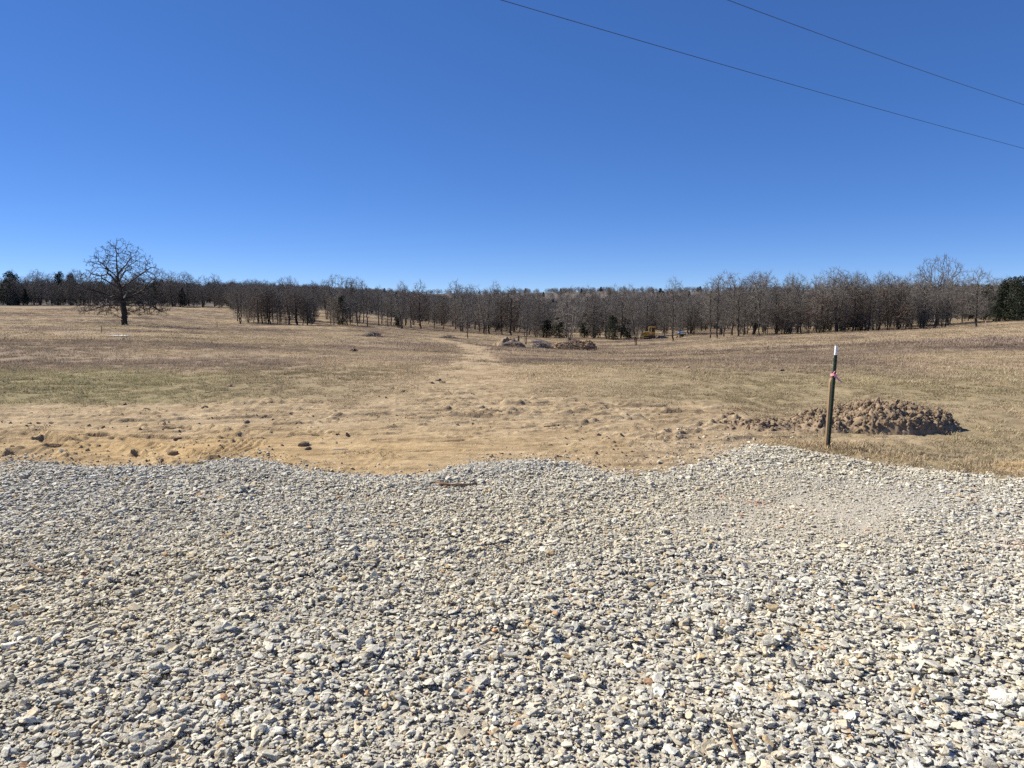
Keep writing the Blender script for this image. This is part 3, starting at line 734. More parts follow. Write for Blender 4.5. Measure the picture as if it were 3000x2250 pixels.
def proto(prof, stems, seed, trunk_m=None, twig_m=None, leaf_m=None, **kw):
    T, B, L = tree_parts(prof, stems, seed, **kw)
    d = {'trunk': to_mesh(T, 'trunk', trunk_m or M_BARK), 'crown': to_mesh(B, 'crown', twig_m or M_TWIG)}
    if L.v: d['leaves'] = to_mesh(L, 'leaves', leaf_m or M_RUST)
    return d
def wavy(pts, seed, amp=0.06):
    r = random.Random(seed); out = []
    for a, b in zip(pts[:-1], pts[1:]):
        a, b = np.array(a, float), np.array(b, float); k = max(1, int(np.linalg.norm(b - a) / 0.5))
        for t in range(k): out.append(a + (b - a) * t / k + np.array([r.gauss(0, amp), r.gauss(0, amp), 0]) * (0 if len(out) == 0 else 1))
    out.append(np.array(pts[-1], float)); return out

# prototypes are about 10 m tall
PR = {}
def upright(k, w, z0, leaves=0, leaf_m=None, stems=1, natt=620, leafz=1.0, rb=None):
    r = random.Random(500 + k)
    prof = [(z0, w * .45), (3.6, w * .95), (5.5, w), (7.5, w * .85), (9.3, w * .55), (10.2, .5)]
    st = []
    for q in range(stems):
        a = 6.28 * q / stems + r.random(); sx, sy = math.cos(a), math.sin(a); o = 0 if stems == 1 else .22; sprd = 0.25 if stems == 1 else w * .42
        st.append((-1, wavy([(sx * o, sy * o, -.3), (sx * (o + .1), sy * (o + .1), 2.0), (sx * (o + sprd * .6), sy * (o + sprd * .6), 5.0), (sx * (o + sprd), sy * (o + sprd), 7.6)], 40 + k * 7 + q)))
    return proto(prof, st, 600 + k, natt=natt, step=.30, dk=.44, tip=.015, rbase=(rb or .15) / math.sqrt(stems), twigs=3, twl=1.0, twr=.015, trop=(0, 0, .22), wob=.16, leaves=leaves, leaf_m=leaf_m, leafz=leafz)
PR['slim_a'] = upright(1, 1.9, 2.0)
PR['slim_b'] = upright(2, 2.3, 1.8, stems=2)
PR['slim_c'] = upright(3, 2.6, 1.6)
PR['round_a'] = upright(4, 3.1, 1.6, natt=760, rb=.18)
PR['round_b'] = upright(5, 3.3, 1.9, stems=3, natt=760, rb=.2)
PR['rust_a'] = upright(6, 2.2, 1.2, leaves=750, leafz=.8)
PR['rust_b'] = upright(7, 2.7, 1.0, leaves=550, leafz=.7, stems=2)
PR['tan_a'] = upright(8, 2.9, .8, leaves=1200, leaf_m=M_TANLEAF, leafz=.9)
PR['twiggy_a'] = upright(9, 2.4, .5, natt=760)
PR['twiggy_b'] = upright(10, 2.9, .4, stems=3, natt=760)
def big_oak(k, prof, z1, lim=5):
    r = random.Random(800 + k); st = [(-1, wavy([(0, 0, -.3), (.05, 0, 1.6), (-.05, .1, z1)], k, .05))]; base = len(st[0][1]) - 1
    for q in range(lim):
        a = 6.28 * q / lim + r.uniform(-.4, .4); o = r.uniform(1.0, 1.9)
        st.append((base - (q % 2), wavy([(o * .5 * math.cos(a), o * .5 * math.sin(a), z1 + .8), (o * math.cos(a), o * math.sin(a), z1 + 2.2)], k + q, .1)))
    return proto(prof, st, 820 + k, natt=800, step=.33, dk=.48, tip=.017, expo=2.2, rbase=.30, twigs=3, twl=.65, twr=.015, trop=(0, 0, .05), wob=.3)
PR['oak_a'] = big_oak(1, [(3.2, 1.5), (5, 4.2), (7, 4.6), (8.8, 3.4), (10, .8)], 3.0)
PR['oak_b'] = big_oak(2, [(3.6, 1.8), (5.5, 4.8), (7.4, 5.0), (9, 3.6), (10, 1.0)], 3.4, 6)
PR['fan'] = proto([(1.2, 1.4), (3, 3.4), (5.5, 4.4), (8, 3.6), (10, .8)],
                  [(-1, wavy([(0.1 * math.cos(a), 0.1 * math.sin(a), -.3), (.6 * math.cos(a), .6 * math.sin(a), 1.4), (1.9 * math.cos(a), 1.9 * math.sin(a), 4.2), (2.5 * math.cos(a), 2.5 * math.sin(a), 6.2)], int(a * 10), .08)) for a in (0.3, 1.4, 2.6, 3.5, 4.6, 5.6)],
                  77, trunk_m=M_PALE, twig_m=M_PALE, natt=600, step=.33, dk=.55, tip=.014, rbase=.11, twigs=3, twl=.9, trop=(0, 0, .2))
def cedar(k, w, material, n=5200, round_top=False):
    r = random.Random(k); mb = MB(); lobes = []
    for q in range(26):
        t = (q + r.random()) / 26
        ww = w * ((1 - t) ** .6 if not round_top else math.sqrt(max(0, 1 - max(0, t * 1.05 - .05) ** 2.2))) * min(1, .6 + t * 2.4)
        a = q * 2.4 + r.uniform(-.6, .6); d = ww * r.uniform(.35, .78); lobes.append((d * math.cos(a), d * math.sin(a), .7 + 8.9 * t + r.gauss(0, .25), ww * r.uniform(.32, .52) + .28))
    for _ in range(n):
        lx, ly, lz, lr = r.choice(lobes); v3 = np.array([r.gauss(0, 1), r.gauss(0, 1), r.gauss(0, .8)]); v3 *= lr * r.uniform(.45, 1.0) / (np.linalg.norm(v3) + 1e-9)
        c = np.array([lx, ly, lz]) + v3; c[2] = max(.15, c[2])
        u = v3 / (np.linalg.norm(v3) + 1e-9) * .7 + np.array([r.gauss(0, .5), r.gauss(0, .5), r.gauss(.35, .5)]); u /= np.linalg.norm(u)
        v = np.cross(u, [r.gauss(0, 1), r.gauss(0, 1), r.gauss(0, 1)]); v /= np.linalg.norm(v) + 1e-9; s_ = r.uniform(.12, .32)
        q = len(mb.v); mb.v += [tuple(c - v * s_ * .35), tuple(c + u * s_ * .9 - v * s_ * .3), tuple(c + u * s_ * 1.5), tuple(c + u * s_ * .7 + v * s_ * .4)]; mb.f.append((q, q + 1, q + 2, q + 3))
    tr = MB().tube([(0, 0, -.3), (0.04, 0, 3), (0, .03, 6.5), (0, 0, 9.4)], [.17, .13, .07, .02], 6)
    return {'trunk': to_mesh(tr, 'trunk', M_BARK), 'crown': to_mesh(mb, 'crown', material)}
PR['cedar_a'] = cedar(1, 2.1, M_CEDAR); PR['cedar_b'] = cedar(2, 2.7, M_CEDAR); PR['cedar_c'] = cedar(3, 3.1, M_CEDAR, round_top=True); PR['cedar_d'] = cedar(4, 2.3, M_CEDARY)

def put_tree(kind, px, D, h_m, name, label, cat='tree', group=None, wid=1.0, rz=None):
    X, Y, Z = place(px, D)
    r_ = empty(name, (X, Y, Z), random.uniform(0, 6.28) if rz is None else rz)
    s = h_m / 10.0; r_.scale = (s * wid, s * wid, s)
    tag(r_, label, cat, group)
    for part, me in PR[kind].items():
        o = bpy.data.objects.new(part, me); COL.objects.link(o); o.parent = r_
    return r_
def by_rows(kind, px, D, ytop, *a, **k):            # height from the picture row of the top
    X, Y, Z = place(px, D); h_ = z_of(px, ytop, D) - Z
    return put_tree(kind, px, D, max(2.0, h_), *a, **k)

# the lone oak of the left pasture: its own shape, wide drooping lower limbs and a domed top (12 m)
def lone_oak():
    st = [(-1, wavy([(0, 0, -.3), (.02, 0, 1.4), (-.12, 0, 2.8), (-.35, 0, 4.6), (-.62, .05, 6.6), (-.72, 0, 8.4), (-.5, 0, 10)], 5, .05))]
    n0 = len(st[0][1])
    def at_h(z): return min(range(n0), key=lambda i: abs(st[0][1][i][2] - z))
    limbs = [(2.7, [(-1.4, .2, 3.0), (-3.2, .6, 2.7), (-5.2, 1.0, 2.2), (-6.6, 1.0, 1.7)]), (2.9, [(1.2, .3, 3.3), (2.8, .2, 3.1), (4.6, -.4, 2.5), (5.6, -.5, 1.9)]),
             (3.1, [(1.5, -.6, 4.0), (3.3, -1.0, 5.0), (4.8, -1.0, 6.3), (5.8, -1.0, 7.0)]), (3.4, [(-1.6, -.8, 4.2), (-3.4, -1.6, 4.9), (-5.0, -1.8, 5.6)]), (3.6, [(-.3, 1.6, 4.4), (-.4, 3.4, 4.8), (-.2, 5.2, 4.6)]),
             (3.3, [(.3, -1.7, 4.0), (.5, -3.5, 4.0), (.6, -5.4, 3.2)]), (5.0, [(-1.9, .4, 5.9), (-3.4, .6, 6.9), (-4.6, .6, 7.2)]), (5.2, [(.8, .4, 6.0), (2.4, .5, 7.2), (3.8, .5, 8.0)]),
             (6.6, [(-1.9, .3, 7.7), (-3.2, 0, 8.9)]), (6.9, [(.4, -.3, 8.0), (1.6, -.6, 9.2)]), (5.8, [(-.6, -1.6, 6.8), (-.6, -2.9, 7.8)]), (6.2, [(-.6, 1.5, 7.3), (-.5, 2.8, 8.4)])]
    for z, pl in limbs: st.append((at_h(z), wavy(pl, int(z * 10), .1)))
    prof = [(1.3, 5.8), (2.4, 6.6), (4.2, 6.0), (6, 5.2), (7.6, 5.0), (9, 4.4), (10.6, 3.2), (12.0, .9)]
    T, B, L = tree_parts(prof, st, 4, natt=2300, step=.28, dk=.38, tip=.018, expo=2.4, rbase=.40, twigs=3, twl=.42, twr=.014, trop=(0, 0, .02), wob=.3, upward=.1)
    return {'trunk': to_mesh(T, 'trunk', M_BARK), 'crown': to_mesh(B, 'crown', M_BARK)}
PR['lone'] = lone_oak()
put_tree('lone', 366, 100, 10.05, 'lone_oak_tree', 'lone spreading bare oak with drooping low limbs in the left pasture', rz=0.0)

# trees that can be told apart
U = [('slim_b', 705, 150, 832, 'bare_tree', 'pale many-stemmed bare tree at the left tip of the dark grove', 1.25),
     ('rust_a', 757, 152, 838, 'oak_tree', 'oak with clinging rust leaves inside the left grove, nearest its front edge', 1.2),
     ('rust_b', 848, 153, 842, 'oak_tree', 'rust-leaved oak in the right half of the left grove', 1.1),
     ('cedar_c', 905, 163, 862, 'cedar_tree', 'dark rounded cedar closing the right end of the left grove', .95),
     ('oak_a', 845, 205, 806, 'oak_tree', 'tall round-headed bare oak rising behind the left grove', .8),
     ('oak_b', 990, 185, 803, 'oak_tree', 'tall bare oak with a wide open head above the dark cedar gap', .85),
     ('tan_a', 978, 157, 862, 'oak_tree', 'bushy oak holding tan leaves on the right of the grove gap', .8),
     ('cedar_c', 1003, 162, 868, 'cedar_tree', 'dark bushy cedar beside the tan-leaved oak at the grove gap', .9),
     ('cedar_a', 1165, 168, 905, 'cedar_tree', 'small dark cedar standing low in front of the middle wood edge', 1.0),
     ('rust_a', 1232, 172, 824, 'oak_tree', 'tall oak with rusty lower leaves left of the middle clearing', 1.0),
     ('slim_b', 1178, 166, 826, 'bare_tree', 'tall pale slender bare tree beside the small low cedar', .9),
     ('slim_c', 1370, 133, 872, 'bare_tree', 'small bare tree standing alone on the slope left of the dirt piles', .85),
     ('round_b', 1422, 165, 845, 'bare_tree', 'bare tree with a cluster of close trunks left of the dirt piles', .85),
     ('slim_b', 1540, 118, 872, 'bare_tree', 'slender leaning double-trunked bare tree behind the dirt piles', .75),
     ('fan', 1668, 150, 843, 'bare_tree', 'broad pale bare tree fanning many stems behind the brush piles', .85),
     ('round_a', 1775, 165, 850, 'bare_tree', 'bare tree with dense fine crown right of the fanning pale tree', .9),
     ('cedar_c', 1600, 174, 938, 'cedar_tree', 'low dark cedar bush left of the fanning pale tree', 1.5),
     ('cedar_c', 1640, 172, 932, 'cedar_tree', 'low bronze-dark cedar bush at the left foot of the fanning pale tree', 1.4),
     ('cedar_b', 1712, 174, 915, 'cedar_tree', 'dark cedar at the right foot of the fanning pale tree', 1.2),
     ('cedar_c', 1745, 178, 900, 'cedar_tree', 'dark rounded cedar two steps left of the bulldozer', .9),
     ('cedar_c', 1838, 166, 935, 'cedar_tree', 'low dark cedar behind the bulldozer blade', 1.2),
     ('cedar_c', 1795, 160, 925, 'cedar_tree', 'dark low cedar just left of the bulldozer', 1.1),
     ('round_b', 1862, 120, 866, 'bare_tree', 'small bare tree with twin trunks in front of the bulldozer', .75),
     ('round_a', 1971, 134, 814, 'bare_tree', 'tall single-trunked bare tree right of the bulldozer', .75),
     ('slim_b', 2082, 141, 818, 'bare_tree', 'twin-trunked bare tree right of the blue-topped trailer', 1.0),
     ('slim_c', 2100, 140, 816, 'bare_tree', 'bare tree directly right of the twin-trunked one at the pasture edge', .95),
     ('oak_a', 2432, 178, 779, 'oak_tree', 'tall bare oak with a rounded crown rising above the right wood', .8),
     ('oak_b', 2745, 172, 745, 'oak_tree', 'largest bare oak towering over the right wood with crooked limbs', .72),
     ('round_a', 2858, 111, 786, 'bare_tree', 'broad bare tree alone at the right pasture crest', 1.0),
     ('cedar_c', 2978, 158, 812, 'cedar_tree', 'large dark rounded cedar at the right edge of the picture', .95),
     ('cedar_d', 2412, 151, 860, 'cedar_tree', 'bronze-green cedar in the right wood left of the tall rounded oak', .8),
     ('cedar_d', 2305, 154, 888, 'cedar_tree', 'smaller bronze-green cedar in the right wood', .8),
     ('cedar_b', 2475, 158, 838, 'cedar_tree', 'tall dark cedar in the right wood behind the green fence post', .7),
     ('cedar_c', 2525, 156, 850, 'cedar_tree', 'dark rounded cedar right of the tall one behind the fence post', .8),
     ('rust_b', 2630, 150, 832, 'oak_tree', 'reddish oak with clinging leaves left of the largest oak', 1.0),
     ('cedar_b', 2705, 161, 838, 'cedar_tree', 'dark cedar at the foot of the largest oak', .8),
     ('cedar_c', 178, 236, 797, 'cedar_tree', 'tallest dark evergreen breaking the left skyline beside the lone oak', .75),
     ('cedar_c', 212, 238, 803, 'cedar_tree', 'second dark evergreen on the left skyline, right of the tallest', .75),
     ('cedar_c', 30, 226, 818, 'cedar_tree', 'broad dark cedar at the left picture edge before the wood', 1.1),
     ('cedar_b', 536, 226, 842, 'cedar_tree', 'dark cedar in the left wood right of the lone oak', .9)]
for kind, px, D, yt, nm, lb, w in U: by_rows(kind, px, D, yt, nm, lb, 'tree', None, w)

LOOK = {'slim_a': 'slender bare tree', 'slim_b': 'twin-stemmed bare tree', 'slim_c': 'bare tree with an oval crown', 'round_a': 'bare tree with a broad crown', 'round_b': 'bare tree with three close trunks',
        'twiggy_a': 'low-branched twiggy bare tree', 'twiggy_b': 'bushy many-stemmed bare tree', 'rust_a': 'rust-leaved oak', 'rust_b': 'twin-stemmed rust-leaved oak', 'tan_a': 'tan-leaved oak',
        'cedar_a': 'narrow dark cedar', 'cedar_b': 'dark cedar', 'cedar_c': 'rounded dark cedar', 'cedar_d': 'bronze cedar'}
MARKS = [(-300, 'at the left picture edge'), (90, 'left of the lone oak'), (280, 'behind the lone oak'), (450, 'right of the lone oak'), (600, 'beside the left grove'), (720, 'left half of the dark grove'), (830, 'right half of the dark grove'),
         (960, 'beside the grove gap'), (1080, 'left of the track'), (1230, 'above the bend of the track'), (1420, 'behind the soil heaps'), (1600, 'behind the brush heaps'), (1780, 'left of the bulldozer'), (1880, 'behind the bulldozer'),
         (1950, 'behind the blue-topped trailer'), (2060, 'right of the blue-topped trailer'), (2250, 'left of the fence post'), (2380, 'above the fence post'), (2520, 'above the dirt mound'), (2690, 'by the largest oak'), (2800, 'behind the crest tree'), (2920, 'at the right picture edge')]
def row(x0, x1, step_px, D0, D1, y0, y1, kinds, depth, _l, group, jit=10):
    x = x0
    while x < x1:
        D = random.uniform(D0, D1); yt = random.uniform(y0 - 8, y1 + 10) - 5
        k = random.choice(kinds); xx = x + random.uniform(-jit, jit)
        nm = 'cedar_tree' if k.startswith('cedar') else 'oak_tree' if k[:3] in ('rus', 'tan') else 'bare_tree'
        mk = [m for q, m in MARKS if q <= xx][-1]
        by_rows(k, xx, D, yt, nm, LOOK[k] + ', ' + depth + ', ' + mk, 'tree', 'trees along the wood edge', random.uniform(.75, 1.35))
        x += step_px * random.choice((.25, .6, .9, 1.2, 1.9))
BARE = ['slim_a', 'slim_b', 'slim_c', 'round_a', 'round_b', 'twiggy_a', 'twiggy_b']
LW = 'of the wood behind the left pasture'
row(-90, 655, 21, 224, 229, 822, 850, ['twiggy_a', 'twiggy_b', 'twiggy_a', 'slim_c', 'twiggy_b'], 'front row', '', LW)
row(-90, 660, 25, 231, 238, 806, 832, BARE + ['cedar_c', 'twiggy_b'], 'middle row', '', LW)
row(-90, 665, 34, 240, 250, 800, 824, BARE, 'back row', '', LW)
row(20, 80, 28, 225, 230, 830, 850, ['cedar_b', 'cedar_c'], 'front row', '', LW)
GR = 'of the dark left grove'
row(725, 925, 20, 152, 160, 838, 868, ['twiggy_a', 'twiggy_b', 'rust_a', 'slim_a', 'twiggy_b'], 'front row', '', GR)
row(700, 930, 24, 162, 182, 822, 845, BARE, 'middle row', '', GR)
GM = 'of the middle wood'
row(975, 1185, 24, 160, 172, 850, 880, ['twiggy_a', 'twiggy_b', 'slim_a', 'slim_b', 'round_a', 'twiggy_a'], 'front row', '', GM)
row(965, 1190, 26, 174, 195, 828, 850, BARE, 'middle row', '', GM)
GC = 'of the valley wood'
row(1195, 1560, 30, 172, 188, 845, 880, ['slim_a', 'slim_b', 'slim_c', 'rust_a', 'round_a', 'twiggy_a'], 'front row', '', GC)
row(1195, 1560, 26, 190, 215, 838, 862, BARE, 'middle row', '', GC)
row(1560, 2060, 30, 168, 178, 868, 905, ['twiggy_a', 'twiggy_b', 'twiggy_b', 'slim_c', 'round_a'], 'front row', '', 'of the wood beyond the bulldozer')
row(1550, 2060, 28, 180, 205, 845, 865, BARE, 'middle row', '', 'of the wood beyond the bulldozer')
GW = 'of the right wood'
row(2120, 2780, 21, 143, 152, 818, 880, ['slim_a', 'slim_b', 'slim_c', 'rust_a', 'rust_b', 'twiggy_a', 'twiggy_b'], 'front row', '', GW)
row(2110, 2800, 28, 154, 168, 812, 845, BARE + ['rust_a'], 'middle row', '', GW)
row(2110, 2840, 38, 170, 190, 806, 830, ['slim_b', 'slim_c', 'round_a', 'round_b'], 'back row', '', GW)
GE = 'of the far right wood'
row(2775, 3100, 24, 162, 178, 830, 880, ['twiggy_a', 'twiggy_b', 'cedar_c', 'rust_b', 'slim_b'], 'front row', '', GE)
row(2890, 3100, 26, 180, 195, 812, 838, ['cedar_c', 'round_a', 'twiggy_b', 'slim_b'], 'middle row', '', GE)

# far woods over the hills: one mass
def joined(kind):
    d = PR[kind]; bm = bmesh.new(); mats = []
    out = bpy.data.meshes.new('far_tree_shape')
    for me in d.values():
        k0 = len(bm.faces); bm.from_mesh(me); bm.faces.ensure_lookup_table()
        for f in bm.faces[k0:]: f.material_index = len(mats)
        mats.append(me.materials[0])
    bm.to_mesh(out); bm.free()
    for m in mats: out.materials.append(m)
    return out
fk = ['slim_a', 'slim_b', 'slim_c', 'twiggy_a', 'twiggy_b', 'round_a', 'cedar_a']
fp = [joined(k) for k in fk]
NF = 9500
fx = rng.uniform(-500, 3500, NF); fD = np.exp(rng.uniform(math.log(196), math.log(1650), NF))
start = np.interp(fx, [0, 650, 700, 940, 1180, 1230, 2100, 2200, 3000], [254, 254, 190, 262, 240, 214, 206, 192, 197])
ok = fD > start
fx, fD = fx[ok], fD[ok]; NF = len(fx)
FX = (fx - CX) / F * fD * cp; FZ = terrain(FX, fD)
fh = rng.uniform(.68, 1.02, NF) * (0.95 + 0.15 * (fD > 500)); fw = fh * np.interp(fD, [200, 500, 1600], [1.0, 1.3, 1.9])
fi = np.where(rng.random(NF) < 0.05, 6, rng.integers(0, 6, NF))
scatter('far_woods', np.column_stack([FX, fD, FZ - .2]), np.column_stack([np.zeros((NF, 2)), rng.uniform(0, 6.28, NF)]), np.column_stack([fw, fw, fh]), fi, np.ones((NF, 4)), fp,
        label='far grey-brown bare woods covering the hills', cat='woods')

# ------------------------------------------------------------------ dirt mound beside the post
MC = plane(2610, 1262)
def mound_h(X, Y):
    u = (X - MC[0]); v = (Y - (MC[1] + 0.25))
    w = 0.12 * (fbm(X * 2.1, Y * 2.1, 91, 3) - 0.5)
    core = np.clip(1 - ((u - .05) / 1.02) ** 2 - (v / .62) ** 2 + w * 4, 0, 1) ** .62 * 0.42
    sh = np.clip(1 - ((u + .75) / .75) ** 2 - ((v - .02) / .50) ** 2 + w * 4, 0, 1) ** .8 * 0.26
    tail = np.clip(1 - ((u + 1.5) / 1.0) ** 2 - ((v - .0) / .55) ** 2 + w * 6, 0, 1) * 0.13
    h_ = np.maximum(np.maximum(core, sh), tail)
    lump = fbm(X * 8, Y * 8, 93, 2); lump2 = fbm(X * 19, Y * 19, 95, 3)
    lump3 = fbm(X * 34, Y * 34, 99, 2)
    return h_, h_ * (0.86 + 0.25 * (lump - .4)) + (np.minimum(h_, .12) / .12) * (0.045 * sstep(.42, .72, lump) * lump2 + .060 * (lump2 - .5) + .035 * (lump3 - .5))
mx_ = np.arange(MC[0] - 2.6, MC[0] + 1.5, .016); my_ = np.arange(MC[1] - .75, MC[1] + 1.15, .016)
AX, AY = np.meshgrid(mx_, my_, indexing='ij'); hh0, hh = mound_h(AX, AY)
base = terrain(AX, AY) - 0.03
ids = np.arange(AX.size).reshape(AX.shape); kq = (hh0 > 0.001)
keep = kq[:-1, :-1] | kq[1:, :-1] | kq[1:, 1:] | kq[:-1, 1:]
q = np.stack([ids[:-1, :-1], ids[1:, :-1], ids[1:, 1:], ids[:-1, 1:]], -1)[keep]
used, inv = np.unique(q, return_inverse=True)
mound = empty('dirt_mound', (MC[0], MC[1], -0.05)); tag(mound, 'heap of loose brown clods of soil behind the green fence post', 'dirt mound')
VV = np.stack([AX - MC[0], AY - MC[1], base + hh + 0.05], -1).reshape(-1, 3)[used]
link('soil_heap', fast_mesh('soil_heap', VV, inv.reshape(-1, 4), M_SOIL, False), mound)
def clod_mesh(k, material):
    r = random.Random(70 + k); bm = bmesh.new(); bmesh.ops.create_icosphere(bm, subdivisions=2, radius=1)
    ph = [r.uniform(0, 6.28) for _ in range(6)]
    for v in bm.verts:
        c = v.co; f = 1 + .22 * math.sin(c.x * 3 + ph[0]) * math.sin(c.y * 3 + ph[1]) + .16 * math.sin(c.z * 5 + ph[2]) * math.sin(c.x * 5.5 + ph[3]) + r.uniform(-.12, .12)
        v.co = Vector((c.x * f * 1.15, c.y * f * .95, c.z * f * .72))
    me = bpy.data.meshes.new('clod_shape'); bm.to_mesh(me); bm.free(); me.materials.append(material); return me
clods = [clod_mesh(k, M_SOIL) for k in range(8)]
def on_mound(n):
    X = MC[0] + rng.uniform(-2.4, 1.35, n * 8); Y = MC[1] + rng.uniform(-.6, 1.1, n * 8); h0, h1 = mound_h(X, Y)
    ok = (h0 > .02) & (rng.random(n * 8) < np.clip(h0 * 4, .15, 1)); X, Y, h0, h1 = X[ok][:n], Y[ok][:n], h0[ok][:n], h1[ok][:n]
    return X, Y, terrain(X, Y) - .03 + h1
X, Y, Z = on_mound(100)
for i in range(len(X)):
    o = bpy.data.objects.new('clod', clods[i % 8]); COL.objects.link(o); o.parent = mound
    s = random.uniform(.014, .042) * (1 if X[i] > MC[0] - 1.1 else .6); o.location = (X[i] - MC[0], Y[i] - MC[1], Z[i] + .05 - s * .1); o.scale = (s * random.uniform(.8, 1.5), s * random.uniform(.7, 1.2), s * random.uniform(.6, 1.1)); o.rotation_euler = [random.uniform(0, 6.28) for _ in range(3)]
X, Y, Z = on_mound(3800); k = len(X); s = np.clip(np.exp(rng.normal(math.log(.010), .65, k)), .004, .042)
scatter('loose_clods', np.column_stack([X - MC[0], Y - MC[1], Z + .05]), rng.uniform(0, 6.28, (k, 3)), s[:, None] * rng.uniform(.6, 1.5, (k, 3)), rng.integers(0, 8, k), np.ones((k, 4)), clods, parent=mound)

# clods lying on the torn soil
CL = [(600, 1196, .05), (722, 1240, .045), (520, 1290, .035), (365, 1186, .04), (535, 1140, .05), (670, 1132, .06), (75, 1150, .045), (890, 1308, .05), (902, 1316, .035), (1282, 1115, .07), (1295, 1120, .05), (1262, 1122, .05), (150, 1242, .03),
      (1560, 1100, .05), (2015, 1076, .06), (850, 1212, .035), (1010, 1196, .03), (1390, 1234, .03), (2140, 1213, .045), (1850, 1325, .03), (640, 1265, .04), (430, 1200, .035), (1180, 1150, .04), (1150, 1140, .04), (530, 1322, .045), (505, 1330, .05), (2290, 1085, .06), (1000, 1110, .05)]
X = []; 
for px, py, s in CL:
    x, y = plane(px, py); z = float(terrain(x, y)); d_ = covers(np.array([x]), np.array([y]), np.array([z]))[0]
    z += float(micro(np.array([x]), np.array([y]), d_)[0])
    o = bpy.data.objects.new('soil_clod', clods[random.randrange(8)]); COL.objects.link(o); o.location = (x, y, z + s * .25); o.scale = (s * 1.3, s, s); o.rotation_euler = (0, 0, random.uniform(0, 6.28))
    wh = ('on the track' if 1230 < px < 1330 and py < 1130 else 'in the grass' if py < 1160 else 'on the orange soil near the gravel' if py > 1255 else 'on the bare soil') + (' at the far left' if px < 250 else ' left of the middle' if px < 900 else ' near the middle' if px < 1500 else ' to the right')
    tag(o, ('large' if s > .05 else 'fist-sized' if s > .037 else 'small') + ' dark soil clod ' + wh, 'clod', 'clods lying on the torn ground')
kx = rng.uniform(-200, 2150, 1500); ky = rng.uniform(1150, 1370, 1500)
P = np.array([plane(a, b) for a, b in zip(kx, ky)]); Z = terrain(P[:, 0], P[:, 1]); dd = covers(P[:, 0], P[:, 1], Z)[0]
ok = (dd > .4) & (P[:, 1] > edge_y(P[:, 0]) + .1) & (fbm(P[:, 0] * .9, P[:, 1] * 1.4, 97, 3) > .5); P, Z, dd = P[ok], Z[ok], dd[ok]
Z = Z + micro(P[:, 0], P[:, 1], dd) + ruts(P[:, 0], P[:, 1]); k = len(P); s = np.clip(np.exp(rng.normal(math.log(.010), .5, k)), .004, .03)
scatter('soil_crumbs', np.column_stack([P, Z]), rng.uniform(0, 6.28, (k, 3)), s[:, None] * np.ones((k, 3)), rng.integers(0, 8, k), np.ones((k, 4)), clods, label='crumbs of loose soil over the torn ground', cat='soil')

# ------------------------------------------------------------------ fence post, stake and ribbon
bx, by = plane(2427, 1316); bz = float(terrain(bx, by)) - .01
top_h = z_of(2437, 1013, by) - bz
tp = empty('fence_post', (bx, by, bz), 0.0); tp.rotation_euler = (0, math.radians(2.3), math.radians(20))
tag(tp, 'dark green steel T-post with a white tip beside the gravel', 'fence post')
def tee(z0, z1):
    poly = [(-.018, -.004), (.018, -.004), (.018, .001), (.003, .001), (.003, .030), (-.003, .030), (-.003, .001), (-.018, .001)]
    n_ = len(poly); v = [(x, y, z) for z in (z0, z1) for x, y in poly]
    return v, [tuple(reversed(range(n_))), tuple(range(n_, 2 * n_))] + [(i, (i + 1) % n_, (i + 1) % n_ + n_, i + n_) for i in range(n_)]
tip_l = .112
v, f = tee(-.25, top_h - tip_l); mesh_obj('shaft', v, f, M_GREENP, tp)
v, f = tee(top_h - tip_l, top_h); mesh_obj('white_tip', v, f, M_WHITEP, tp)
sm = MB(); sm.box(-.006, .006, -.010, -.004, -.006, .006)
sm_me = None
for i in range(20):
    z = .06 + i * .054
    if z > top_h - tip_l - .02: break
    if sm_me is None: o = sm.build('stud', M_GREENP, tp); sm_me = o.data
    else: o = bpy.data.objects.new('stud', sm_me); COL.objects.link(o); o.parent = tp
    o.location = (.0, 0, z)
# wooden stake leaning along the post
sx, sy = plane(2420, 1318); stake_h = z_of(2428, 1108, sy) - bz
stk = MB()
w_, t_ = .016, .009
v = [(-w_, -t_, -.15), (w_, -t_, -.15), (w_, t_, -.15), (-w_, t_, -.15), (-w_, -t_, stake_h - .05), (w_, -t_, stake_h - .05), (w_, t_, stake_h - .05), (-w_, t_, stake_h - .05), (.004, -t_, stake_h), (.004, t_, stake_h)]
stk.add(v, [(3, 2, 1, 0), (0, 1, 5, 4), (1, 2, 6, 5), (2, 3, 7, 6), (3, 0, 4, 7), (4, 5, 8), (6, 7, 9), (5, 6, 9, 8), (7, 4, 8, 9)])
so = stk.build('wooden_stake', M_LATH); so.location = (sx - .002, by - .034, bz); so.rotation_euler = (0, math.radians(1.9), math.radians(35))
tag(so, 'narrow bare wooden survey stake leaning on the green post', 'stake')
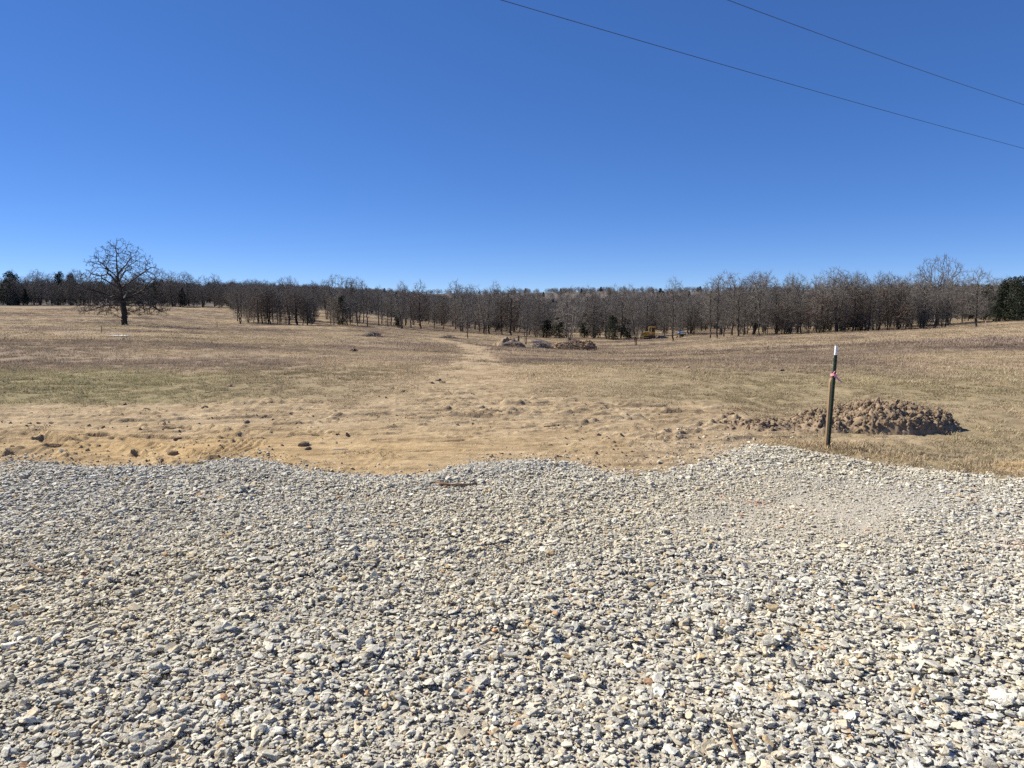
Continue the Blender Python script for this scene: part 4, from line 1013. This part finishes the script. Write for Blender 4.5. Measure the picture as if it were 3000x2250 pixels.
# ribbon tied round stake and post
rb = MB()
zc = z_of(2429, 1098, by) - bz
cxr, cyr = bx + math.sin(math.radians(2.1)) * zc, by - .015
ring = []
for i in range(13):
    a = 2 * math.pi * i / 12; ring.append((.034 * math.cos(a), .040 * math.sin(a)))
v = []; f = []
for i, (a, b) in enumerate(ring): v += [(a, b, -.012 + .006 * math.sin(i)), (a * 1.04, b * 1.04, .016 + .008 * math.cos(i * 1.7))]
for i in range(12): f.append((2 * i, 2 * i + 2, 2 * i + 3, 2 * i + 1))
rb.add(v, f)
def strip(pts, w, tw):
    v = []; f = []
    for i, p in enumerate(pts):
        a = tw[i]; v += [(p[0] - w * math.sin(a) * .6, p[1] - w * math.cos(a) * .5, p[2] - w * math.cos(a)), (p[0] + w * math.sin(a) * .6, p[1] + w * math.cos(a) * .5, p[2] + w * math.cos(a))]
    for i in range(len(pts) - 1): f.append((2 * i, 2 * i + 2, 2 * i + 3, 2 * i + 1))
    rb.add(v, f)
strip([(-.012, -.04, .0), (.010, -.048, -.022), (.035, -.052, -.046), (.058, -.05, -.066), (.078, -.046, -.082)], .017, [.5, .3, .1, -.3, -.6])
strip([(-.015, -.042, .012), (-.028, -.05, .03), (-.012, -.052, .048), (.004, -.045, .05)], .012, [.2, .6, 1.0, 1.2])
ro = rb.build('ribbon', M_RIBBON); ro.location = (cxr - .02, cyr, bz + zc)
sol = ro.modifiers.new('thickness', 'SOLIDIFY'); sol.thickness = .0012
tag(ro, 'pink survey ribbon tied round the stake and green post', 'ribbon')

# weeds around the post foot and along the gravel edge
N = 290; wx = np.concatenate([rng.normal(2440, 60, 160), rng.uniform(2300, 3050, 130)]); wy = np.concatenate([rng.normal(1316, 8, 160), np.zeros(130)])
P = np.array([plane(a, b if b else 1330) for a, b in zip(wx, wy)]); P[160:, 1] = edge_y(P[160:, 0]) + rng.uniform(.05, .9, 130)
Z = terrain(P[:, 0], P[:, 1]); tn = np.ones((N, 4)); tn[:, :3] = np.array([.46, .36, .22]) * rng.normal(1, .2, (N, 1)).clip(.5, 1.5)
s = rng.uniform(.45, 1.3, N)[:, None] * np.array([[.6, .6, .8]])
scatter('edge_weeds', np.column_stack([P, Z]), np.column_stack([rng.normal(0, .2, (N, 2)), rng.uniform(0, 6.28, N)]), s, rng.integers(0, 6, N), tn, tall, label='dry weeds along the gravel edge by the fence post', cat='weeds')

# ------------------------------------------------------------------ sticks
def stick(pix, rad, label, zoff, gravel=True, mat_=M_STICK, name='stick'):
    pts = []
    for i, (px, py) in enumerate(pix):
        x, y = plane(px, py, 0.0 if gravel else -.05)
        z = gravel_top(x, y) if gravel else float(terrain(x, y))
        pts.append(Vector((x, y, z)))
    zs = max(p.z for p in pts)
    o_ = pts[0].copy(); o_.z = zs
    loc = [Vector((p.x - o_.x, p.y - o_.y, zoff + random.uniform(-.2, .2) * rad)) for p in pts]
    n_ = len(loc)
    m = MB().tube(loc, [rad * (1 - .55 * i / (n_ - 1)) * random.uniform(.85, 1.15) for i in range(n_)], 7)
    o = m.build(name, mat_, smooth=True); o.location = o_; tag(o, label, 'stick'); return o
stick([(1278, 1411), (1300, 1415), (1325, 1417), (1350, 1416), (1375, 1416), (1398, 1413)], .017, 'thick brown stick lying on the gravel near its far edge', .006)
stick([(88, 1652), (112, 1668), (140, 1674), (175, 1676), (214, 1679)], .007, 'thin brown twig lying on the gravel at the left', .012)
stick([(2139, 2130), (2147, 2160), (2155, 2182), (2165, 2202)], .007, 'short reddish twig lying on the near gravel', .014)
stick([(1594, 1253), (1610, 1251), (1625, 1249), (1638, 1247)], .014, 'short dark stick lying on the bare soil', .014, False)
stick([(2158, 1200), (2170, 1206), (2182, 1217)], .010, 'dark bent twig poking from the soil left of the dirt mound', .05, False)
stick([(975, 1317), (1000, 1318), (1020, 1320)], .007, 'pale thin stick lying on the orange soil', .012, False, M_DEADWOOD)

# ------------------------------------------------------------------ overhead wires
def wire(pa, pb, za, zb, label):
    d0 = ray(*pa); d1 = ray(*pb); A = np.array([0, 0, H]) + d0 * ((za - H) / d0[2]); B = np.array([0, 0, H]) + d1 * ((zb - H) / d1[2])
    pts = []
    for i in range(49):
        t = -1.6 + 4.0 * i / 48; p = A + (B - A) * t; p[2] += 0.22 * (t * t - t); pts.append(tuple(p))
    o = MB().tube(pts, .0075, 5).build('overhead_wire', M_WIRE); tag(o, label, 'wire', 'overhead wires'); return o
wire((1468, 0), (3000, 435), 8.2, 8.0, 'lower of two thin wires slanting across the sky')
wire((2132, 0), (3000, 307), 9.2, 9.0, 'upper of two thin wires slanting across the right sky')

# ------------------------------------------------------------------ far pasture: piles, posts, machine
def brush(px, D, wpx, hpx, label, material, seed, n=170, name='brush_pile', extra=None):
    X, Y, Z = place(px, D); W, Hh = metres(wpx, D) / 2, metres(hpx, D); r = random.Random(seed); mb = MB()
    for _ in range(n):
        a = r.uniform(0, 6.28); d = math.sqrt(r.random()); x, y = W * d * math.cos(a), W * .7 * d * math.sin(a); z = Hh * (1 - d * d) * r.uniform(.2, 1)
        L = r.uniform(.5, 1.6) * min(1.2, W); t = r.uniform(0, 6.28); dz = r.uniform(-.25, .45) * L
        p0 = Vector((x - math.cos(t) * L / 2, y - math.sin(t) * L / 2, max(.02, z - dz / 2))); p1 = Vector((x + math.cos(t) * L / 2, y + math.sin(t) * L / 2, max(.02, z + dz / 2)))
        rr_ = r.uniform(.014, .038); mb.tube([p0, (p0 + p1) / 2 + Vector((0, 0, r.uniform(-.1, .1))), p1], [rr_, rr_ * .8, rr_ * .4], 3, False)
    root = empty(name, (X, Y, Z)); tag(root, label, 'brush pile'); o = mb.build('branches', material, root); o['kind'] = 'stuff'
    if extra:
        for i in range(extra):
            t = r.uniform(-.5, .5); L = r.uniform(1.0, 2.2); x = r.uniform(-W * .6, W * .6); z = r.uniform(.15, Hh)
            MB().tube([(x - L / 2, -W * .35, z - t * .4), (x, -W * .4, z + .05), (x + L / 2, -W * .35, z + t * .4)], [.06, .05, .025], 5).build('log', M_DEADWOOD, root)
    return root
def soil_pile(px, D, wpx, hpx, label, material, seed, name='soil_pile'):
    X, Y, Z = place(px, D); W, Hh = metres(wpx, D) / 2, metres(hpx, D)
    g = np.linspace(-1.15, 1.15, 44); A, B = np.meshgrid(g, g, indexing='ij')
    nz = fbm(A * 2.2 + seed, B * 2.2, seed, 4)
    h_ = np.clip(1 - (A ** 2 + B ** 2) + (nz - .5) * .9, 0, 1.3) ** .8 * Hh * (.75 + .5 * (fbm(A * 6, B * 6, seed + 3, 3) - .3))
    ids_ = np.arange(A.size).reshape(A.shape); kq = h_ > .01
    kp = kq[:-1, :-1] | kq[1:, :-1] | kq[1:, 1:] | kq[:-1, 1:]
    q = np.stack([ids_[:-1, :-1], ids_[1:, :-1], ids_[1:, 1:], ids_[:-1, 1:]], -1)[kp]; used, inv = np.unique(q, return_inverse=True)
    V = np.stack([A * W, B * W * .7, h_ - .05], -1).reshape(-1, 3)[used]
    root = empty(name, (X, Y, Z)); tag(root, label, 'soil pile')
    link('heap', fast_mesh('heap', V, inv.reshape(-1, 4), material), root)
    r = random.Random(seed)
    for _ in range(14):
        a = r.uniform(0, 6.28); d = r.uniform(.2, .95); o = bpy.data.objects.new('clod', clods[r.randrange(8)]); COL.objects.link(o); o.parent = root
        s_ = r.uniform(.08, .2); o.location = (W * d * math.cos(a), W * .7 * d * math.sin(a), Hh * max(.05, (1 - d * d)) * .85); o.scale = (s_, s_, s_); o.rotation_euler = (a, d, a * 2)
    return root
DP = 88
soil_pile(1492, DP, 92, 30, 'tan heap of dug soil and roots at the end of the track', M_SOIL, 11)
brush(1502, DP - 1.2, 40, 26, 'tangle of stumps and roots on the front of the tan soil heap', M_BRUSHB, 12, 60, 'root_tangle', 2)
brush(1590, DP, 72, 26, 'low grey heap of cut branches and logs right of the soil heap', M_BRUSH, 13, 190, 'brush_pile', 7)
soil_pile(1637, DP + 3, 52, 22, 'small orange soil heap between the two brush heaps', M_ORSOIL, 14)
brush(1684, DP - 2.5, 110, 34, 'wide brown brush heap right of the orange soil heap', M_BRUSHB, 15, 420)
soil_pile(1722, DP + 8, 60, 30, 'orange soil heap rising behind the wide brown brush heap', M_ORSOIL, 16)
brush(1093, 98, 46, 17, 'dark brush heap alone on the slope left of the track', M_BRUSH, 17, 150)
brush(1312, 122, 52, 9, 'low grey brush heap under the trees left of the track', M_BRUSH, 18, 120)
brush(1036, 38, 18, 8, 'small dark dead shrub in the brown pasture grass', M_BRUSHB, 19, 70, 'dead_shrub')
for i, (px, D, w, h_, lb) in enumerate(((1940, 160, 42, 10, 'low pale soil spoil heap just right of the bulldozer'), (1985, 158, 30, 9, 'pale rubble heap under the blue-topped trailer'))): soil_pile(px, D, w, h_, lb, M_ORSOIL if i else M_SOIL, 31 + i)

def thin_post(px, D, hpx, label, material=M_DARK, tipm=None, rad=.03):
    X, Y, Z = place(px, D); h_ = metres(hpx, D); root = empty('marker_post', (X, Y, Z)); tag(root, label, 'post')
    MB().tube([(0, 0, -.2), (0.01, 0, h_ * .5), (0, 0, h_ * (.8 if tipm else 1))], rad, 5).build('shaft', material, root)
    if tipm: MB().tube([(0, 0, h_ * .8 + .001), (0, 0, h_)], rad * 1.15, 5).build('tip', tipm, root)
thin_post(298, 62, 20, 'thin dark marker post left of the white slab in the left pasture', M_DARK, None, .028)
thin_post(340, 53, 14, 'thin pale stake standing on the white slab in the left pasture', M_PLATE, None, .014)
thin_post(636, 118, 15, 'thin dark fence post between the lone oak and the grove', M_DARK, None, .04)
thin_post(568, 120, 14, 'thin pale fence post right of the lone oak', M_DEADWOOD, None, .03)
thin_post(2886, 104, 19, 'thin marker post with an orange tip by the right crest tree', M_DEADWOOD, M_ORANGE, .045)
thin_post(1519, 96, 34, 'dark wooden post stub behind the tan soil heap', M_BARK, None, .13)
X, Y, Z = place(342, 52)
mb = MB(); mb.prism([(-.8, -.05), (.8, -.05), (.78, .055), (.3, .075), (-.35, .07), (-.78, .05)], -.45, .45)
o = mb.build('concrete_slab', M_PLATE); o.location = (X, Y, Z + .03); tag(o, 'small flat white slab lying in the left pasture grass', 'slab')

# bulldozer, facing left
def bulldozer():
    X, Y, Z = place(1902, 160)
    R_ = empty('bulldozer', (X, Y, Z), math.radians(-8)); tag(R_, 'yellow crawler bulldozer with a canopy cab parked before the wood', 'bulldozer')
    for s in (-1, 1):
        yc = .78 * s
        poly = [(-1.35, .45), (-1.15, .12), (-.9, 0), (.9, 0), (1.2, .15), (1.35, .5), (1.2, .8), (.9, .9), (-.95, .86), (-1.2, .72)]
        t = MB().prism(poly, yc - .24, yc + .24).build('track', M_TRACK, R_)
        for i in range(11):
            x = -1.0 + i * .2; MB().box(x - .03, x + .03, yc - .25, yc + .25, .875, .93).build('track_shoe', M_DUST, t)
        for x in (-1.0, -.5, 0, .5, 1.0): MB().prism([(x + .2 * math.cos(a * math.pi / 5), .42 + .2 * math.sin(a * math.pi / 5)) for a in range(10)], yc - .255, yc - .242).build('roller', M_DARK, t)
    MB().box(-1.2, 1.25, -.5, .5, .45, 1.05).build('chassis', M_YELLOW, R_)
    h_ = MB().prism([(-1.55, .75), (-.25, .75), (-.25, 1.75), (-1.0, 1.62), (-1.5, 1.5)], -.45, .45).build('hood', M_YELLOW, R_)
    MB().box(-1.58, -1.552, -.38, .38, .85, 1.42).build('grille', M_DARK, h_)
    for z in (1.15, 1.35): MB().box(-1.4, -.6, -.462, -.452, z, z + .06).build('hood_vent', M_DARK, h_)
    MB().tube([(-.9, .2, 1.6), (-.9, .2, 2.25)], .05, 8).build('exhaust', M_DARK, R_)
    c = MB().box(-.25, 1.25, -.62, .62, 1.06, 1.62).build('cab_base', M_YELLOW, R_)
    MB().box(.05, .5, -.632, -.622, 1.15, 1.58).build('side_panel', M_YPALE, c)
    for (x, m_) in ((-.22, M_YPALE), (.42, M_YPALE), (1.2, M_YELLOW)):
        for y in (-.58, .58): MB().add(*_post(x + (.18 if x < 0 else 0), x, y)).build('cab_post', m_, R_)
    MB().box(-.12, 1.3, -.66, .66, 2.68, 2.78).build('canopy_roof', M_YELLOW, R_)
    MB().box(.5, 1.12, -.56, -.54, 1.64, 2.6).build('cab_glass', M_GLASS, R_)
    MB().box(1.2, 1.22, -.5, .5, 1.7, 2.6).build('rear_screen', M_GLASS, R_)
    st = MB().box(.3, .8, -.25, .25, 1.63, 1.8).box(.7, .82, -.25, .25, 1.8, 2.3).build('seat', M_DARK, R_)
    b = MB().prism([(-2.15, .05), (-2.05, .03), (-2.1, .5), (-1.98, .95), (-2.1, .98), (-2.22, .5)], -1.25, 1.25).build('blade', M_DUST, R_)
    for s in (-1, 1): MB().box(-2.05, -.2, 1.08 * s - .06, 1.08 * s + .06, .32, .48).build('push_arm', M_YELLOW, R_)
def _post(xt, xb, y):
    w = .05; v = []
    for x, z in ((xb, 1.62), (xt, 2.68)): v += [(x - w, y - w, z), (x + w, y - w, z), (x + w, y + w, z), (x - w, y + w, z)]
    return v, [(3, 2, 1, 0), (4, 5, 6, 7)] + [(i, (i + 1) % 4, (i + 1) % 4 + 4, i + 4) for i in range(4)]
bulldozer()
# blue-topped trailer behind the tall single tree
def trailer():
    X, Y, Z = place(1997, 163); R_ = empty('trailer', (X, Y, Z), math.radians(4)); tag(R_, 'low dark trailer with a bright blue top right of the bulldozer', 'trailer')
    MB().prism([(-.85, 1.0), (.85, 1.0), (.8, 1.12), (.1, 1.16), (-.8, 1.11)], -.7, .7).build('blue_cover', M_BLUE, R_)
    MB().box(-.8, .8, -.65, .65, .5, .62).build('deck', M_DARK, R_)
    for x in (-.72, .72):
        for y in (-.58, .58): MB().box(x - .04, x + .04, y - .04, y + .04, .3, 1.0).build('upright', M_DARK, R_)
    for y in (-.72, .72): MB().prism([(.25 * math.cos(a * math.pi / 6) + .1, .27 + .27 * math.sin(a * math.pi / 6)) for a in range(12)], y - .07, y + .07).build('wheel', M_DARK, R_)
    MB().tube([(-.8, 0, .55), (-1.6, 0, .45)], .05, 5).build('tow_bar', M_DARK, R_)
trailer()
